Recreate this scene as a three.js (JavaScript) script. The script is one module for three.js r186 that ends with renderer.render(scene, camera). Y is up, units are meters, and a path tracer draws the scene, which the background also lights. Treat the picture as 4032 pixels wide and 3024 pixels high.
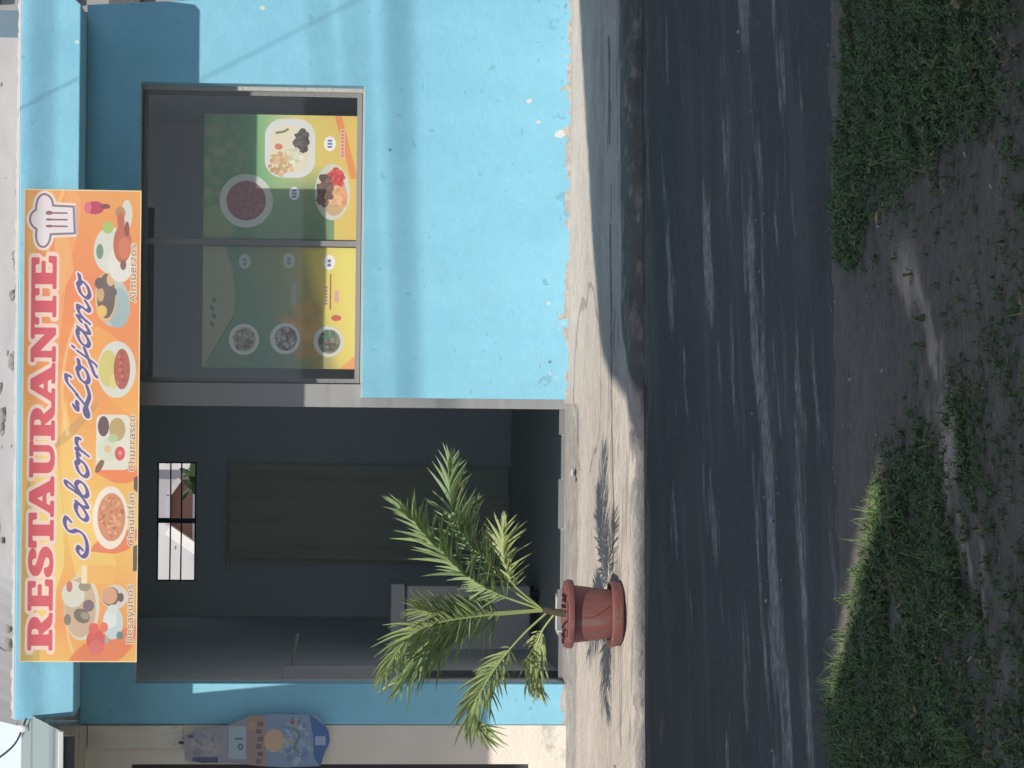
import * as THREE from 'three';
import { mergeGeometries, toCreasedNormals } from 'three/addons/utils/BufferGeometryUtils.js';
import { RoundedBoxGeometry } from 'three/addons/geometries/RoundedBoxGeometry.js';

// ---------------------------------------------------------------- camera, sky, sun, exposure
const scene = new THREE.Scene();
const FPX = 11025, D0 = 15, EYE = 1.5, HORIZON = 1133;           // focal length in photo pixels, distance to the shop front
const PITCH = Math.atan((2016 - HORIZON) / FPX), ROLL = 0.0105;
const camera = new THREE.PerspectiveCamera(2 * Math.atan(1512 / FPX) * 180 / Math.PI, 4 / 3, 0.1, 900);
camera.position.set(0, EYE, D0);
camera.lookAt(0, EYE - Math.tan(PITCH) * D0, 0);
camera.rotateZ(-Math.PI / 2 + ROLL);                             // the photograph was taken with the phone on its side
scene.add(camera);

const SUN = new THREE.Vector3(-0.1, 1.33, 1).normalize();
const sun = new THREE.DirectionalLight(new THREE.Color(1, 0.94, 0.86), 3.75);
sun.position.copy(SUN).multiplyScalar(40); sun.target.position.set(0, 0, 0);
sun.castShadow = true; sun.shadow.mapSize.set(4096, 4096); sun.shadow.radius = 1;
Object.assign(sun.shadow.camera, { left: -16, right: 16, top: 16, bottom: -16, near: 1, far: 90 });
scene.add(sun, sun.target);

{ // hazy bright sky
  const w = 128, h = 64, d = new Float32Array(w * h * 4);
  for (let j = 0; j < h; j++) for (let i = 0; i < w; i++) {
    const el = Math.max(0, ((j + 0.5) / h - 0.5) * Math.PI), k = Math.pow(Math.sin(el), 0.5);
    const c = [1.06 + (0.10 - 1.06) * k, 1.14 + (0.19 - 1.14) * k, 1.30 + (0.36 - 1.30) * k];
    d.set([...c, 1], (j * w + i) * 4);
  }
  const t = new THREE.DataTexture(d, w, h, THREE.RGBAFormat, THREE.FloatType);
  t.mapping = THREE.EquirectangularReflectionMapping; t.magFilter = t.minFilter = THREE.LinearFilter; t.needsUpdate = true;
  scene.background = t; scene.environment = t;
}
const renderer = new THREE.WebGLRenderer({ antialias: true });
renderer.toneMapping = THREE.LinearToneMapping;
renderer.toneMappingExposure = 1.15;
renderer.shadowMap.enabled = true;

// ---------------------------------------------------------------- helpers
// photo pixel (turned upright: u to the right, v down) to the point where its ray meets the plane z
const cr = Math.cos(ROLL), sr = Math.sin(ROLL);
function P(u, v, z) {
  const du = u - 1512, dv = v - 2016, ex = du * cr + dv * sr, ed = -du * sr + dv * cr;   // along world x, along camera down
  const cp = Math.cos(PITCH), sp = Math.sin(PITCH);
  const dir = [ex, -ed * cp - FPX * sp, -FPX * cp + ed * sp];
  const t = (z - D0) / dir[2];
  return new THREE.Vector3(dir[0] * t, EYE + dir[1] * t, z);
}
let seed = 7;
const rnd = () => { seed = (seed + 0x6D2B79F5) | 0; let t = Math.imul(seed ^ (seed >>> 15), 1 | seed); t = (t + Math.imul(t ^ (t >>> 7), 61 | t)) ^ t; return ((t ^ (t >>> 14)) >>> 0) / 4294967296; };
const rr = (a, b) => a + (b - a) * rnd();
const hash = (x, y) => { let h = Math.imul(x, 374761393) + Math.imul(y, 668265263) | 0; h = Math.imul(h ^ (h >>> 13), 1274126177); return ((h ^ (h >>> 16)) >>> 0) / 4294967296; };
function vn(x, y) { const i = Math.floor(x), j = Math.floor(y), a = x - i, b = y - j, s = a * a * (3 - 2 * a), t = b * b * (3 - 2 * b);
  return (hash(i, j) * (1 - s) + hash(i + 1, j) * s) * (1 - t) + (hash(i, j + 1) * (1 - s) + hash(i + 1, j + 1) * s) * t; }
function fbm(x, y, o = 4) { let s = 0, a = 0.5, n = 0; for (let k = 0; k < o; k++) { s += a * vn(x + k * 17.3, y - k * 9.1); n += a; a *= 0.5; x *= 2.03; y *= 2.03; } return s / n; }
const sstep = (a, b, x) => { const t = Math.min(1, Math.max(0, (x - a) / (b - a))); return t * t * (3 - 2 * t); };
const toS = (c) => (c <= 0.0031308 ? 12.92 * c : 1.055 * Math.pow(c, 1 / 2.4) - 0.055);
// colour map over a rectangle in metres; f(x, y) gives linear rgb
function colourMap(w, h, x0, x1, y0, y1, f) {
  const d = new Uint8Array(w * h * 4);
  for (let j = 0; j < h; j++) for (let i = 0; i < w; i++) {
    const c = f(x0 + (i + 0.5) / w * (x1 - x0), y0 + (j + 0.5) / h * (y1 - y0)), o = (j * w + i) * 4;
    for (let k = 0; k < 3; k++) d[o + k] = 255 * Math.min(1, Math.max(0, toS(c[k])));
    d[o + 3] = 255;
  }
  const t = new THREE.DataTexture(d, w, h); t.colorSpace = THREE.SRGBColorSpace; t.magFilter = THREE.LinearFilter; t.minFilter = THREE.LinearMipmapLinearFilter; t.generateMipmaps = true;
  t.wrapS = t.wrapT = THREE.MirroredRepeatWrapping;
  t.repeat.set(1 / (x1 - x0), 1 / (y1 - y0)); t.offset.set(-x0 / (x1 - x0), -y0 / (y1 - y0)); t.needsUpdate = true;
  return t;
}
function greyMap(w, h, size, f) {
  const d = new Uint8Array(w * h * 4);
  for (let j = 0; j < h; j++) for (let i = 0; i < w; i++) { const v = 255 * Math.min(1, Math.max(0, f(i / w * size, j / h * size))), o = (j * w + i) * 4; d[o] = d[o + 1] = d[o + 2] = v; d[o + 3] = 255; }
  const t = new THREE.DataTexture(d, w, h); t.magFilter = THREE.LinearFilter; t.minFilter = THREE.LinearMipmapLinearFilter; t.generateMipmaps = true;
  t.wrapS = t.wrapT = THREE.MirroredRepeatWrapping; t.repeat.set(1 / size, 1 / size); t.needsUpdate = true;
  return t;
}
function M(rgb, o = {}) { const m = new THREE.MeshStandardMaterial({ roughness: 0.85, side: THREE.DoubleSide, ...o }); if (rgb) m.color.setRGB(...rgb); return m; }
const taken = new Set();
function numbered(n) { if (!taken.has(n)) { taken.add(n); return n; } for (let k = 1; ; k++) { const m = n + '_' + String(k).padStart(3, '0'); if (!taken.has(m)) { taken.add(m); return m; } } }
function shade(o) { o.castShadow = o.receiveShadow = true; return o; }
function tag(o, label, category, group) { o.userData.label = label; o.userData.category = category; if (group) o.userData.group = group; return o; }
function thing(name, label, category, pos = [0, 0, 0], group) { const g = new THREE.Group(); g.name = numbered(name); g.position.set(...pos); scene.add(g); return tag(g, label, category, group); }
function mesh(name, geo, m, parent = scene) { const o = shade(new THREE.Mesh(geo, m)); o.name = parent === scene ? numbered(name) : name; parent.add(o); return o; }
function struct(name, geo, m) { const o = mesh(name, geo, m); o.userData.kind = 'structure'; return o; }
// box between two corners, edges slightly rounded when r > 0; uv in metres on boxes without rounding
function bx(x0, x1, y0, y1, z0, z1, r = 0) {
  const w = Math.abs(x1 - x0), h = Math.abs(y1 - y0), d = Math.abs(z1 - z0);
  const g = r ? new RoundedBoxGeometry(w, h, d, 2, Math.min(r, w / 2.1, h / 2.1, d / 2.1)) : new THREE.BoxGeometry(w, h, d);
  g.translate((x0 + x1) / 2, (y0 + y1) / 2, (z0 + z1) / 2);
  if (!r) metreUV(g);
  return g;
}
function metreUV(g) { // uv = the two world coordinates across the dominant normal
  const p = g.attributes.position, n = g.attributes.normal, uv = new Float32Array(p.count * 2);
  for (let i = 0; i < p.count; i++) { const ax = Math.abs(n.getX(i)), ay = Math.abs(n.getY(i)), az = Math.abs(n.getZ(i));
    const [a, b] = az >= ax && az >= ay ? [p.getX(i), p.getY(i)] : ay >= ax ? [p.getX(i), p.getZ(i)] : [p.getZ(i), p.getY(i)];
    uv[2 * i] = a; uv[2 * i + 1] = b; }
  g.setAttribute('uv', new THREE.BufferAttribute(uv, 2)); return g;
}
function extrude(pts, depth, z, holes = [], bevel = 0) {
  const s = new THREE.Shape(pts.map(([x, y]) => new THREE.Vector2(x, y)));
  for (const h of holes) s.holes.push(new THREE.Path(h.map(([x, y]) => new THREE.Vector2(x, y))));
  const g = new THREE.ExtrudeGeometry(s, { depth: depth - 2 * bevel, bevelEnabled: bevel > 0, bevelSize: bevel, bevelThickness: bevel, bevelOffset: -bevel, bevelSegments: 2 });
  g.translate(0, 0, z + bevel); return metreUV(g);
}
function tube(pts, r, seg = 24, rad = 6, closed = false) { return new THREE.TubeGeometry(new THREE.CatmullRomCurve3(pts.map((p) => (p.isVector3 ? p : new THREE.Vector3(...p)))), seg, r, rad, closed); }
function grid(nx, nz, f, uvf = (q) => [q[0], q[2]]) { // f(i/nx, j/nz) -> [x, y, z]; uv = x, z in metres
  const p = [], uv = [], ix = [];
  for (let j = 0; j <= nz; j++) for (let i = 0; i <= nx; i++) { const q = f(i / nx, j / nz); p.push(...q); uv.push(...uvf(q)); }
  for (let j = 0; j < nz; j++) for (let i = 0; i < nx; i++) { const a = j * (nx + 1) + i; ix.push(a, a + nx + 1, a + 1, a + 1, a + nx + 1, a + nx + 2); }
  const g = new THREE.BufferGeometry(); g.setAttribute('position', new THREE.Float32BufferAttribute(p, 3)); g.setAttribute('uv', new THREE.Float32BufferAttribute(uv, 2)); g.setIndex(ix); g.computeVertexNormals(); return g;
}
function canvasTex(w, h, draw) { const c = document.createElement('canvas'); c.width = w; c.height = h; draw(c.getContext('2d')); const t = new THREE.CanvasTexture(c); t.colorSpace = THREE.SRGBColorSpace; t.anisotropy = 8; return t; }

// ---------------------------------------------------------------- surfaces
const plasterBump = greyMap(1024, 1024, 1.6, (x, y) => 0.55 * fbm(x * 14, y * 14, 5) + 0.3 * fbm(x * 3, y * 3, 3) + 0.15 * fbm(x * 90, y * 90, 2));
const gritBump = greyMap(1024, 1024, 1.2, (x, y) => 0.5 * fbm(x * 60, y * 60, 4) + 0.5 * fbm(x * 9, y * 9, 4));
const K = { // paint chips read off the photograph: u, v, radius in metres, white or dark
  chips: [[2627, 2083, .015, 1], [2543, 2120, .012, 1], [2495, 2204, .026, 1], [2993, 1034, .014, 1], [2434, 1537, .009, 0], [2820, 330, .012, 1], [1830, 2160, .012, 1], [1600, 2165, .012, 0]].map(([u, v, r, w]) => { const p = P(u, v, 0); return [p.x, p.y, r, w]; }),
};
const BLUE = [0.255, 0.585, 0.735];
const blueMap = colourMap(2048, 1448, -2, 2.4, -0.2, 2.91, (x, y) => {
  const n = fbm(x * 2.2, y * 2.2, 5) - 0.5, m = fbm(x * 26 + 40, y * 26, 3) - 0.5, st = fbm(x * 7 + 9, y * 0.9, 4) - 0.5;
  const k = 1 + 0.16 * n + 0.07 * m + 0.08 * st;
  let c = [BLUE[0] * (k + 0.10 * st), BLUE[1] * k, BLUE[2] * (k - 0.03 * n)];
  // scuffed and peeling paint near the pavement
  const low = fbm(x * 9 + 3, y * 9, 5), edge = 0.055 + 0.05 * fbm(x * 5, 3, 3);
  const pl = sstep(0.60, 0.64, low) * (y < 0.05 + 0.2 * fbm(x * 3, 8, 2) ? 1 : 0) * sstep(0.58, 0.64, fbm(x * 31, y * 31 + 5, 3));
  if (y < -0.03 + edge * fbm(x * 22, y * 22, 3) * 1.1) { const g = 0.35 + 0.25 * fbm(x * 60, y * 60, 2); c = [g, g * 0.95, g * 0.85]; }
  else if (pl > 0) { const t = fbm(x * 6 + 50, y * 6, 2) > 0.5 ? [0.52, 0.62, 0.66] : [0.16, 0.34, 0.43]; c = c.map((v, i) => v * (1 - 0.5 * pl) + t[i] * 0.5 * pl); }
  for (const [cx, cy, r, w] of K.chips) { const q = Math.hypot(x - cx, (y - cy) * 0.8) / r + (fbm(x * 70, y * 70, 3) - 0.5) * 0.9; if (q < 0.8) c = w ? [0.66, 0.68, 0.65] : [0.14, 0.28, 0.35]; }
  if (fbm(x * 23 + 77, y * 23 + 31, 4) > 0.80) c = c.map((v) => v * 0.84);   // grubby specks
  return c;
});
const bluePaint = M(null, { map: blueMap, bumpMap: plasterBump, bumpScale: 0.004, roughness: 0.7 });
const concreteTone = (x, y) => { const a = 0.5 * fbm(x * 1.7, y * 3.1, 5) + 0.5 * fbm(x * 11, y * 17, 4); return 0.62 + 0.76 * a; };
const rawConcrete = M(null, { map: colourMap(1024, 1024, -3, 3, -3, 3, (x, y) => { const k = concreteTone(x * 2, y * 2); return [0.40 * k, 0.38 * k, 0.355 * k]; }), bumpMap: gritBump, bumpScale: 0.01, roughness: 0.95 });
const creamMap = colourMap(1024, 1024, -6, -1.8, -0.3, 3, (x, y) => {
  const k = 0.93 + 0.14 * fbm(x * 4, y * 4, 5); let c = [0.80 * k, 0.735 * k, 0.62 * k];
  if (y < 0.12 && fbm(x * 13, y * 13, 4) > 0.58) { const g = 0.5 + 0.4 * fbm(x * 40, y * 40, 2); c = [g, g * 0.93, g * 0.8]; }
  return c;
});
const creamPaint = M(null, { map: creamMap, bumpMap: plasterBump, bumpScale: 0.008, roughness: 0.8 });
const aluminium = M([0.26, 0.265, 0.27], { metalness: 0.35, roughness: 0.5, bumpMap: gritBump, bumpScale: 0.001 });
const darkMetal = M([0.09, 0.10, 0.11], { metalness: 0.4, roughness: 0.5 });
const brownMetal = M([0.16, 0.12, 0.10], { roughness: 0.6 });
const cableMat = M([0.025, 0.025, 0.028], { roughness: 0.7 });
const glass = new THREE.MeshPhysicalMaterial({ color: 0xffffff, transmission: 1, thickness: 0, roughness: 0.02, ior: 1.45, side: THREE.DoubleSide });

// ---------------------------------------------------------------- ground
const KERB = (x) => 1.71 - 0.115 * x, SLOPE = 0.0706, ROADY = -0.235;
struct('ground', (() => { const g = new THREE.PlaneGeometry(800, 800); g.rotateX(-Math.PI / 2); g.translate(0, -0.5, 0); return metreUV(g); })(), M([0.22, 0.19, 0.15], { roughness: 1 }));
const walkMap = colourMap(2048, 700, -4, 4, -0.4, 3, (x, z) => {
  const a = fbm(x * 1.3, z * 5, 5), b = fbm(x * 14, z * 22, 4), g = fbm(x * 70, z * 70, 2);
  const k = 0.62 + 0.36 * a + 0.30 * b + 0.14 * g + 0.10 * (hash(Math.floor(x * 256), Math.floor(z * 206)) - 0.5);
  let c = [0.455 * k, 0.395 * k, 0.34 * k];
  const rough = sstep(0.40, 0.30, z + 0.05 * (fbm(x * 8, z * 8, 3) - 0.5)) * (x < -0.1 ? 1 : 0);           // older rough strip at the doorway
  if (rough > 0) { const q = 0.55 + 0.75 * fbm(x * 17, z * 30, 4); c = c.map((v, i) => v * (1 - rough * 0.8) + rough * 0.8 * [0.30, 0.285, 0.265][i] * q); }
  const dk = KERB(x) - z, worn = fbm(x * 3.1 + 5, z * 24, 5);                                           // long scuffed streaks towards the kerb
  if (dk < 0.75 && worn > 0.57) { const t = sstep(0.57, 0.68, worn) * sstep(0.75, 0.35, dk) * 0.6; c = c.map((v, i) => v * (1 - t) + t * [0.155, 0.145, 0.14][i]); }
  const crack = Math.abs(z - (KERB(x) - 0.33 + 0.04 * (fbm(x * 3, 2, 3) - 0.5))); if (crack < 0.012 + 0.02 * fbm(x * 6, 1, 2) && fbm(x * 2, 9, 2) > 0.42) c = c.map((v) => v * 0.42);
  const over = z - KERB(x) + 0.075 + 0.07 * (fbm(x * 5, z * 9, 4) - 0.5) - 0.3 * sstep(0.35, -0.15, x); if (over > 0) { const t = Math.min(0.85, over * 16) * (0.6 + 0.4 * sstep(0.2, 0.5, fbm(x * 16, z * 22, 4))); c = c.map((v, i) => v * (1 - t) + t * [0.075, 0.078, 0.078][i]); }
  const patch = Math.abs(Math.hypot((x + 0.02) / 0.5, (z - 0.62) / 0.42) - 1 + 0.35 * (fbm(x * 5, z * 5, 3) - 0.5)); if (patch < 0.035 && x > -0.45) c = c.map((v) => v * 0.66);
  return c;
});
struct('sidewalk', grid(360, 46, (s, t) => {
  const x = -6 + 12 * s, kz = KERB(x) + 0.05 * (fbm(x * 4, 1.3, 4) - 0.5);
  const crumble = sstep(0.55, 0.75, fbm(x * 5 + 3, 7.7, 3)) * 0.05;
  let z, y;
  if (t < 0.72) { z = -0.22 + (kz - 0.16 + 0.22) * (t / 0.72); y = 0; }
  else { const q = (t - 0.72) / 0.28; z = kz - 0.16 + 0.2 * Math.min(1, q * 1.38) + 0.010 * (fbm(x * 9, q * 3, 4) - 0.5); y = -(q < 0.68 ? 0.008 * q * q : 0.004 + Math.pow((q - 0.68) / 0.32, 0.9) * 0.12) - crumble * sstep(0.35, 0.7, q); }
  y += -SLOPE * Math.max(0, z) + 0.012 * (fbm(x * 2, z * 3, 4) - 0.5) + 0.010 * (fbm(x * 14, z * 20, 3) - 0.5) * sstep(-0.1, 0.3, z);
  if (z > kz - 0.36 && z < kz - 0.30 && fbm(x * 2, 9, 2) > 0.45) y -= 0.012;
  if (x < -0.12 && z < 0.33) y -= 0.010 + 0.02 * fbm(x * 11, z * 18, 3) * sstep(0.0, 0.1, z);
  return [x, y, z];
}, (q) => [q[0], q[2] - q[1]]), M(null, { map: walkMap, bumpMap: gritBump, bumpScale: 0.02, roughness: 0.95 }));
const roadMap = colourMap(2048, 1400, -4, 4, 1.2, 7, (x, z) => {
  const k = 0.8 + 0.45 * fbm(x * 2, z * 2, 4) + 0.5 * (fbm(x * 60, z * 60, 3) - 0.5) + 0.5 * (hash(Math.floor(x * 256), Math.floor(z * 241)) - 0.5);
  let c = [0.060 * k, 0.058 * k, 0.053 * k];
  const zs = z + 0.33 * x, w = zs + 0.22 * (fbm(x * 0.9, 4, 3) - 0.5), f = fbm(x * 38, z * 38, 4);
  const band = (c0, wd) => Math.exp(-Math.pow((w - c0) / wd, 2)), lone = fbm(x * 1.9 + 11, w * 7, 5), fine = fbm(x * 7 + 30, w * 20, 5);
  const env = Math.max(band(4.80, 0.30), 0.66 * band(3.55, 0.16) * sstep(1.5, 0.5, Math.abs(x - 0.35)), 0.42 * band(4.25, 0.3), 0.3 * band(5.4, 0.12));
  const t = sstep(0.66, 0.92, lone + 0.31 * env + 0.30 * (fine - 0.5)), gut = 0.3 * sstep(0.55, 0.72, fbm(x * 3, z * 7 + 40, 4)) * sstep(0.4, 0.0, z - KERB(x) - 0.05);
  const q = Math.min(1, 0.8 * t * (0.4 + 0.9 * f) + gut + 0.10 * sstep(0.5, 0.8, fbm(x * 1.2, zs * 6 + 60, 4)));
  c = c.map((v, i) => v * (1 - q) + q * [0.30, 0.288, 0.27][i] * (0.55 + 0.9 * f));
  const bits = vn(x * 55, z * 55); if (bits > 0.992) c = [0.18, 0.175, 0.16];
  return c;
});
struct('road', grid(120, 60, (s, t) => { const x = -14 + 28 * s, z = Math.min(KERB(x), 2.5) - 0.4 + (8 - Math.min(KERB(x), 2.5)) * t * 0.95; return [x, ROADY + 0.045 * sstep(3.2, 1.7, z) + 0.012 * (fbm(x * 1.2, z * 1.2, 3) - 0.5), z]; }),
  M(null, { map: roadMap, bumpMap: gritBump, bumpScale: 0.006, roughness: 0.95 }));
// verge: bare soil with a grassy cover
const pathAt = (x, z) => sstep(0.16, 0.05, Math.abs(z - (7.76 - 1.08 * x) - 0.25 * (fbm(x * 4, 2, 3) - 0.5)) * 0.68) * sstep(0.62, 0.4, Math.abs(x + 0.12));
const grassMask = (x, z) => { // 1 where grass grows
  const left = 6.12 + 1.15 * Math.max(0, x + 1.08), right = 6.28 + 0.1 * x, w = sstep(0.15, 0.45, x);
  const edge = left * (1 - w) + right * w + 0.22 * (fbm(x * 4, 5, 4) - 0.5);
  const inn = sstep(edge - 0.05, edge + 0.12, z);
  const bare = sstep(1.15, 0.7, Math.hypot((x - 0.16 - 0.2 * (z - 7.2)) / 0.42, (z - 7.3) / 1.7) + 0.5 * (fbm(x * 4, z * 4, 3) - 0.5));
  const path = pathAt(x, z), far = sstep(8.1, 8.45, z - 0.1 * x + 0.3 * (fbm(x * 2, z * 2, 3) - 0.5));
  return inn * (1 - 0.93 * bare) * (1 - 0.9 * path) * (1 - 0.75 * far) * sstep(0.28, 0.5, fbm(x * 3.3, z * 3.3 + 8, 4) + 0.14);
};
const vergeY = (x, z) => ROADY - 0.02 + 0.06 * sstep(5.9, 6.7, z + 0.12 * x) + 0.03 * (fbm(x * 3, z * 3, 4) - 0.5) + 0.02 * (fbm(x * 12, z * 12, 3) - 0.5);
const soilMap = colourMap(1024, 1024, -3, 3, 5.5, 11.5, (x, z) => { const k = 0.55 + 0.6 * fbm(x * 4, z * 4, 5) + 0.5 * (fbm(x * 45, z * 45, 3) - 0.2);
  const p = pathAt(x, z) * sstep(0.36, 0.6, fbm(x * 7 + 9, z * 9, 4));
  return [(0.145 + 0.26 * p) * k, (0.122 + 0.20 * p) * k, (0.096 + 0.155 * p) * k]; });
struct('verge_soil', grid(160, 110, (s, t) => { const x = -4 + 8 * s, z = 5.7 + 8.3 * t * (0.4 + 0.6 * t); return [x, vergeY(x, z), z]; }), M(null, { map: soilMap, bumpMap: gritBump, bumpScale: 0.02, roughness: 1 }));
struct('verge_ground', (() => { const g = new THREE.PlaneGeometry(60, 30); g.rotateX(-Math.PI / 2); g.translate(0, ROADY - 0.06, 21.2); return metreUV(g); })(), M([0.09, 0.085, 0.06], { roughness: 1 }));

// ---------------------------------------------------------------- the restaurant
const XL = -1.831, XP = -1.613, XD = -0.082, XW = 1.586, PAR = 1.107, OPEN = 2.293, SOFFIT = 2.581, TOP = 2.885, SLABZ = 0.45, CEIL = 2.56, FLOOR = -0.1, BACK = -5;
const shop = thing('restaurant_building', 'small sky blue restaurant building with dark open doorway and wide shop window', 'building');
mesh('wall', extrude([[XL, -0.16], [XP, -0.16], [XP, OPEN], [XW, OPEN], [XW, PAR], [XD, PAR], [XD, -0.16], [2.16, -0.16], [2.10, 1.0], [2.05, 1.7], [1.99, SOFFIT], [XL, SOFFIT]], 0.15, -0.15, [], 0.004), bluePaint, shop);
{ // roof slab: blue plastered front, rough cement lip on top
  const pts = [[-1.735, SOFFIT], [1.93, SOFFIT], [1.96, SOFFIT + 0.03], [1.985, TOP], [-1.755, TOP]];
  const slab = mesh('roof_slab', extrude(pts, 5.75, SLABZ - 5.75, [], 0.006), bluePaint, shop);
  const lip = grid(220, 6, (s, t) => { const x = -1.75 + 3.73 * s, z = SLABZ - 0.004 - 0.28 * t; const h = 0.004 + 0.02 * fbm(x * 9, z * 9 + 4, 4) + 0.014 * fbm(x * 40, z * 30, 2); return [x, TOP + (t === 0 ? 0.0 : h), z + (t === 0 ? 0.003 : 0)]; });
  mesh('cement_lip', lip, M([0.50, 0.475, 0.43], { roughness: 0.95, bumpMap: gritBump, bumpScale: 0.01 }), slab);
}
// room behind the front
const roomWall = M([0.66, 0.69, 0.72], { roughness: 0.9, bumpMap: plasterBump, bumpScale: 0.004 });
mesh('side_wall', bx(XL + 0.01, XL + 0.16, -0.2, SOFFIT + 0.02, BACK, -0.14), roomWall, shop);
mesh('side_wall', bx(1.82, 1.95, -0.2, SOFFIT + 0.02, BACK, -0.14), roomWall, shop);
const w0 = P(732, 772, BACK), w1 = P(1206, 616, BACK);
const WX0 = w0.x, WX1 = w1.x, WY0 = (w0.y + P(1206, 772, BACK).y) / 2, WY1 = (w1.y + P(732, 616, BACK).y) / 2;
mesh('back_wall', extrude([[XL + 0.02, -0.21], [1.94, -0.21], [1.94, SOFFIT + 0.03], [XL + 0.02, SOFFIT + 0.03]], 0.14, BACK - 0.14, [[[WX0, WY0], [WX0, WY1], [WX1, WY1], [WX1, WY0]]]), roomWall, shop);
mesh('floor', bx(XL + 0.06, 1.9, FLOOR - 0.1, FLOOR, BACK - 0.05, -0.2), M([0.62, 0.61, 0.58], { roughness: 0.8 }), shop);
{ // high back window with bars
  const bw = new THREE.Group(); bw.name = 'back_window'; shop.add(bw);
  const xm = P(973, 690, BACK).x, zf = BACK - 0.06;
  mesh('window_frame', mergeGeometries([bx(WX0, WX1, WY0, WY0 + 0.012, zf - 0.02, zf + 0.02), bx(WX0, WX1, WY1 - 0.012, WY1, zf - 0.02, zf + 0.02), bx(WX0, WX0 + 0.012, WY0 + 0.012, WY1 - 0.012, zf - 0.02, zf + 0.02), bx(WX1 - 0.012, WX1, WY0 + 0.012, WY1 - 0.012, zf - 0.02, zf + 0.02)]), darkMetal, bw);
  mesh('mullion', bx(xm - 0.018, xm + 0.018, WY0 + 0.012, WY1 - 0.012, zf - 0.02, zf + 0.02), darkMetal, bw);
  for (const v of [670, 713]) { const y = P(969, v, BACK).y; mesh('bar', tube([[WX0, y, zf + 0.045], [(WX0 + WX1) / 2, y - 0.002, zf + 0.045], [WX1, y, zf + 0.045]], 0.006, 8, 6), darkMetal, bw); }
}
// frame column between window and doorway, and the frame at the other jamb
const colMap = greyMap(256, 1024, 2.4, (x, y) => 0.5 + 0.5 * (vn(1, y * 70) - 0.5) + 0.3 * (fbm(x * 50, y * 50, 2) - 0.5));
const c0 = P(1421, 1300, -0.2).x, c1 = P(1512, 1300, -0.2).x;
mesh('frame_column', bx(c0, c1, -0.05, OPEN + 0.02, -0.26, -0.155, 0.004), M([0.34, 0.34, 0.335], { roughness: 0.6, metalness: 0.15, bumpMap: colMap, bumpScale: 0.004 }), shop);
mesh('wall_end', extrude([[c1 + 0.001, -0.05], [XD + 0.004, -0.05], [XD + 0.004, PAR - 0.004], [c1 + 0.001, PAR - 0.004]], 0.06, -0.212), M([0.62, 0.57, 0.52], { roughness: 0.9, bumpMap: gritBump, bumpScale: 0.01 }), shop);
const l0 = P(326, 1300, -0.2).x, l1 = P(347, 1300, -0.2).x;
mesh('jamb_frame', bx(XP - 0.01, l1, -0.05, OPEN + 0.02, -0.24, -0.155, 0.003), M([0.60, 0.55, 0.50], { roughness: 0.7 }), shop);
{ // shop window: frame, mullion, two panes; posters hang behind the panes
  const win = new THREE.Group(); win.name = 'shop_window'; shop.add(win);
  const z0 = -0.245, z1 = -0.205, a = c1 + 0.006, b = P(2662, 1000, -0.22).x, yb = PAR + 0.006, m0 = P(2056, 1100, -0.22).x, m1 = P(2078, 1100, -0.22).x;
  const fm = M([0.27, 0.27, 0.265], { roughness: 0.55, metalness: 0.2, bumpMap: gritBump, bumpScale: 0.002 });
  const fr = mesh('window_frame', mergeGeometries([bx(a, b, yb, yb + 0.026, z0, z1), bx(a, b, OPEN - 0.03, OPEN - 0.002, z0, z1), bx(a, a + 0.022, yb + 0.026, OPEN - 0.03, z0, z1), bx(b - 0.022, b, yb + 0.026, OPEN - 0.03, z0, z1)]), fm, win);
  mesh('mullion', bx(m0, m1, yb + 0.026, OPEN - 0.03, z0, z1 - 0.004), fm, win);
  for (const [p0, p1] of [[a + 0.022, m0], [m1, b - 0.022]]) { const g = new THREE.PlaneGeometry(p1 - p0, OPEN - 0.03 - yb - 0.026); g.translate((p0 + p1) / 2, (OPEN - 0.03 + yb + 0.026) / 2, -0.222); mesh('pane', g, glass, win); }
  mesh('window_reveal', bx(b, XW + 0.004, PAR - 0.02, OPEN, -0.25, -0.152), M([0.5, 0.48, 0.45], { roughness: 0.9, bumpMap: gritBump, bumpScale: 0.008 }), win);
  mesh('window_sill', bx(c1 + 0.006, b, PAR - 0.06, PAR + 0.002, -0.25, -0.152), M([0.55, 0.54, 0.5], { roughness: 0.9 }), win);
}
{ // bottom track of the doorway, staggered rails
  for (const [u0, u1, dz, h] of [[1312, 1418, -0.03, 0.020], [1140, 1312, 0.0, 0.010], [942, 1139, -0.03, 0.020], [705, 942, 0.01, 0.006], [540, 704, -0.03, 0.020], [350, 539, 0.0, 0.014]])
    mesh('track_rail', bx(P(u0, 2180, -0.2).x, P(u1, 2180, -0.2).x - 0.003, -0.02, h, -0.20 + dz, -0.185 + dz), aluminium, shop);
  mesh('threshold', bx(XP, XD, -0.16, -0.012, -0.255, -0.14), rawConcrete, shop);
}

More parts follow.
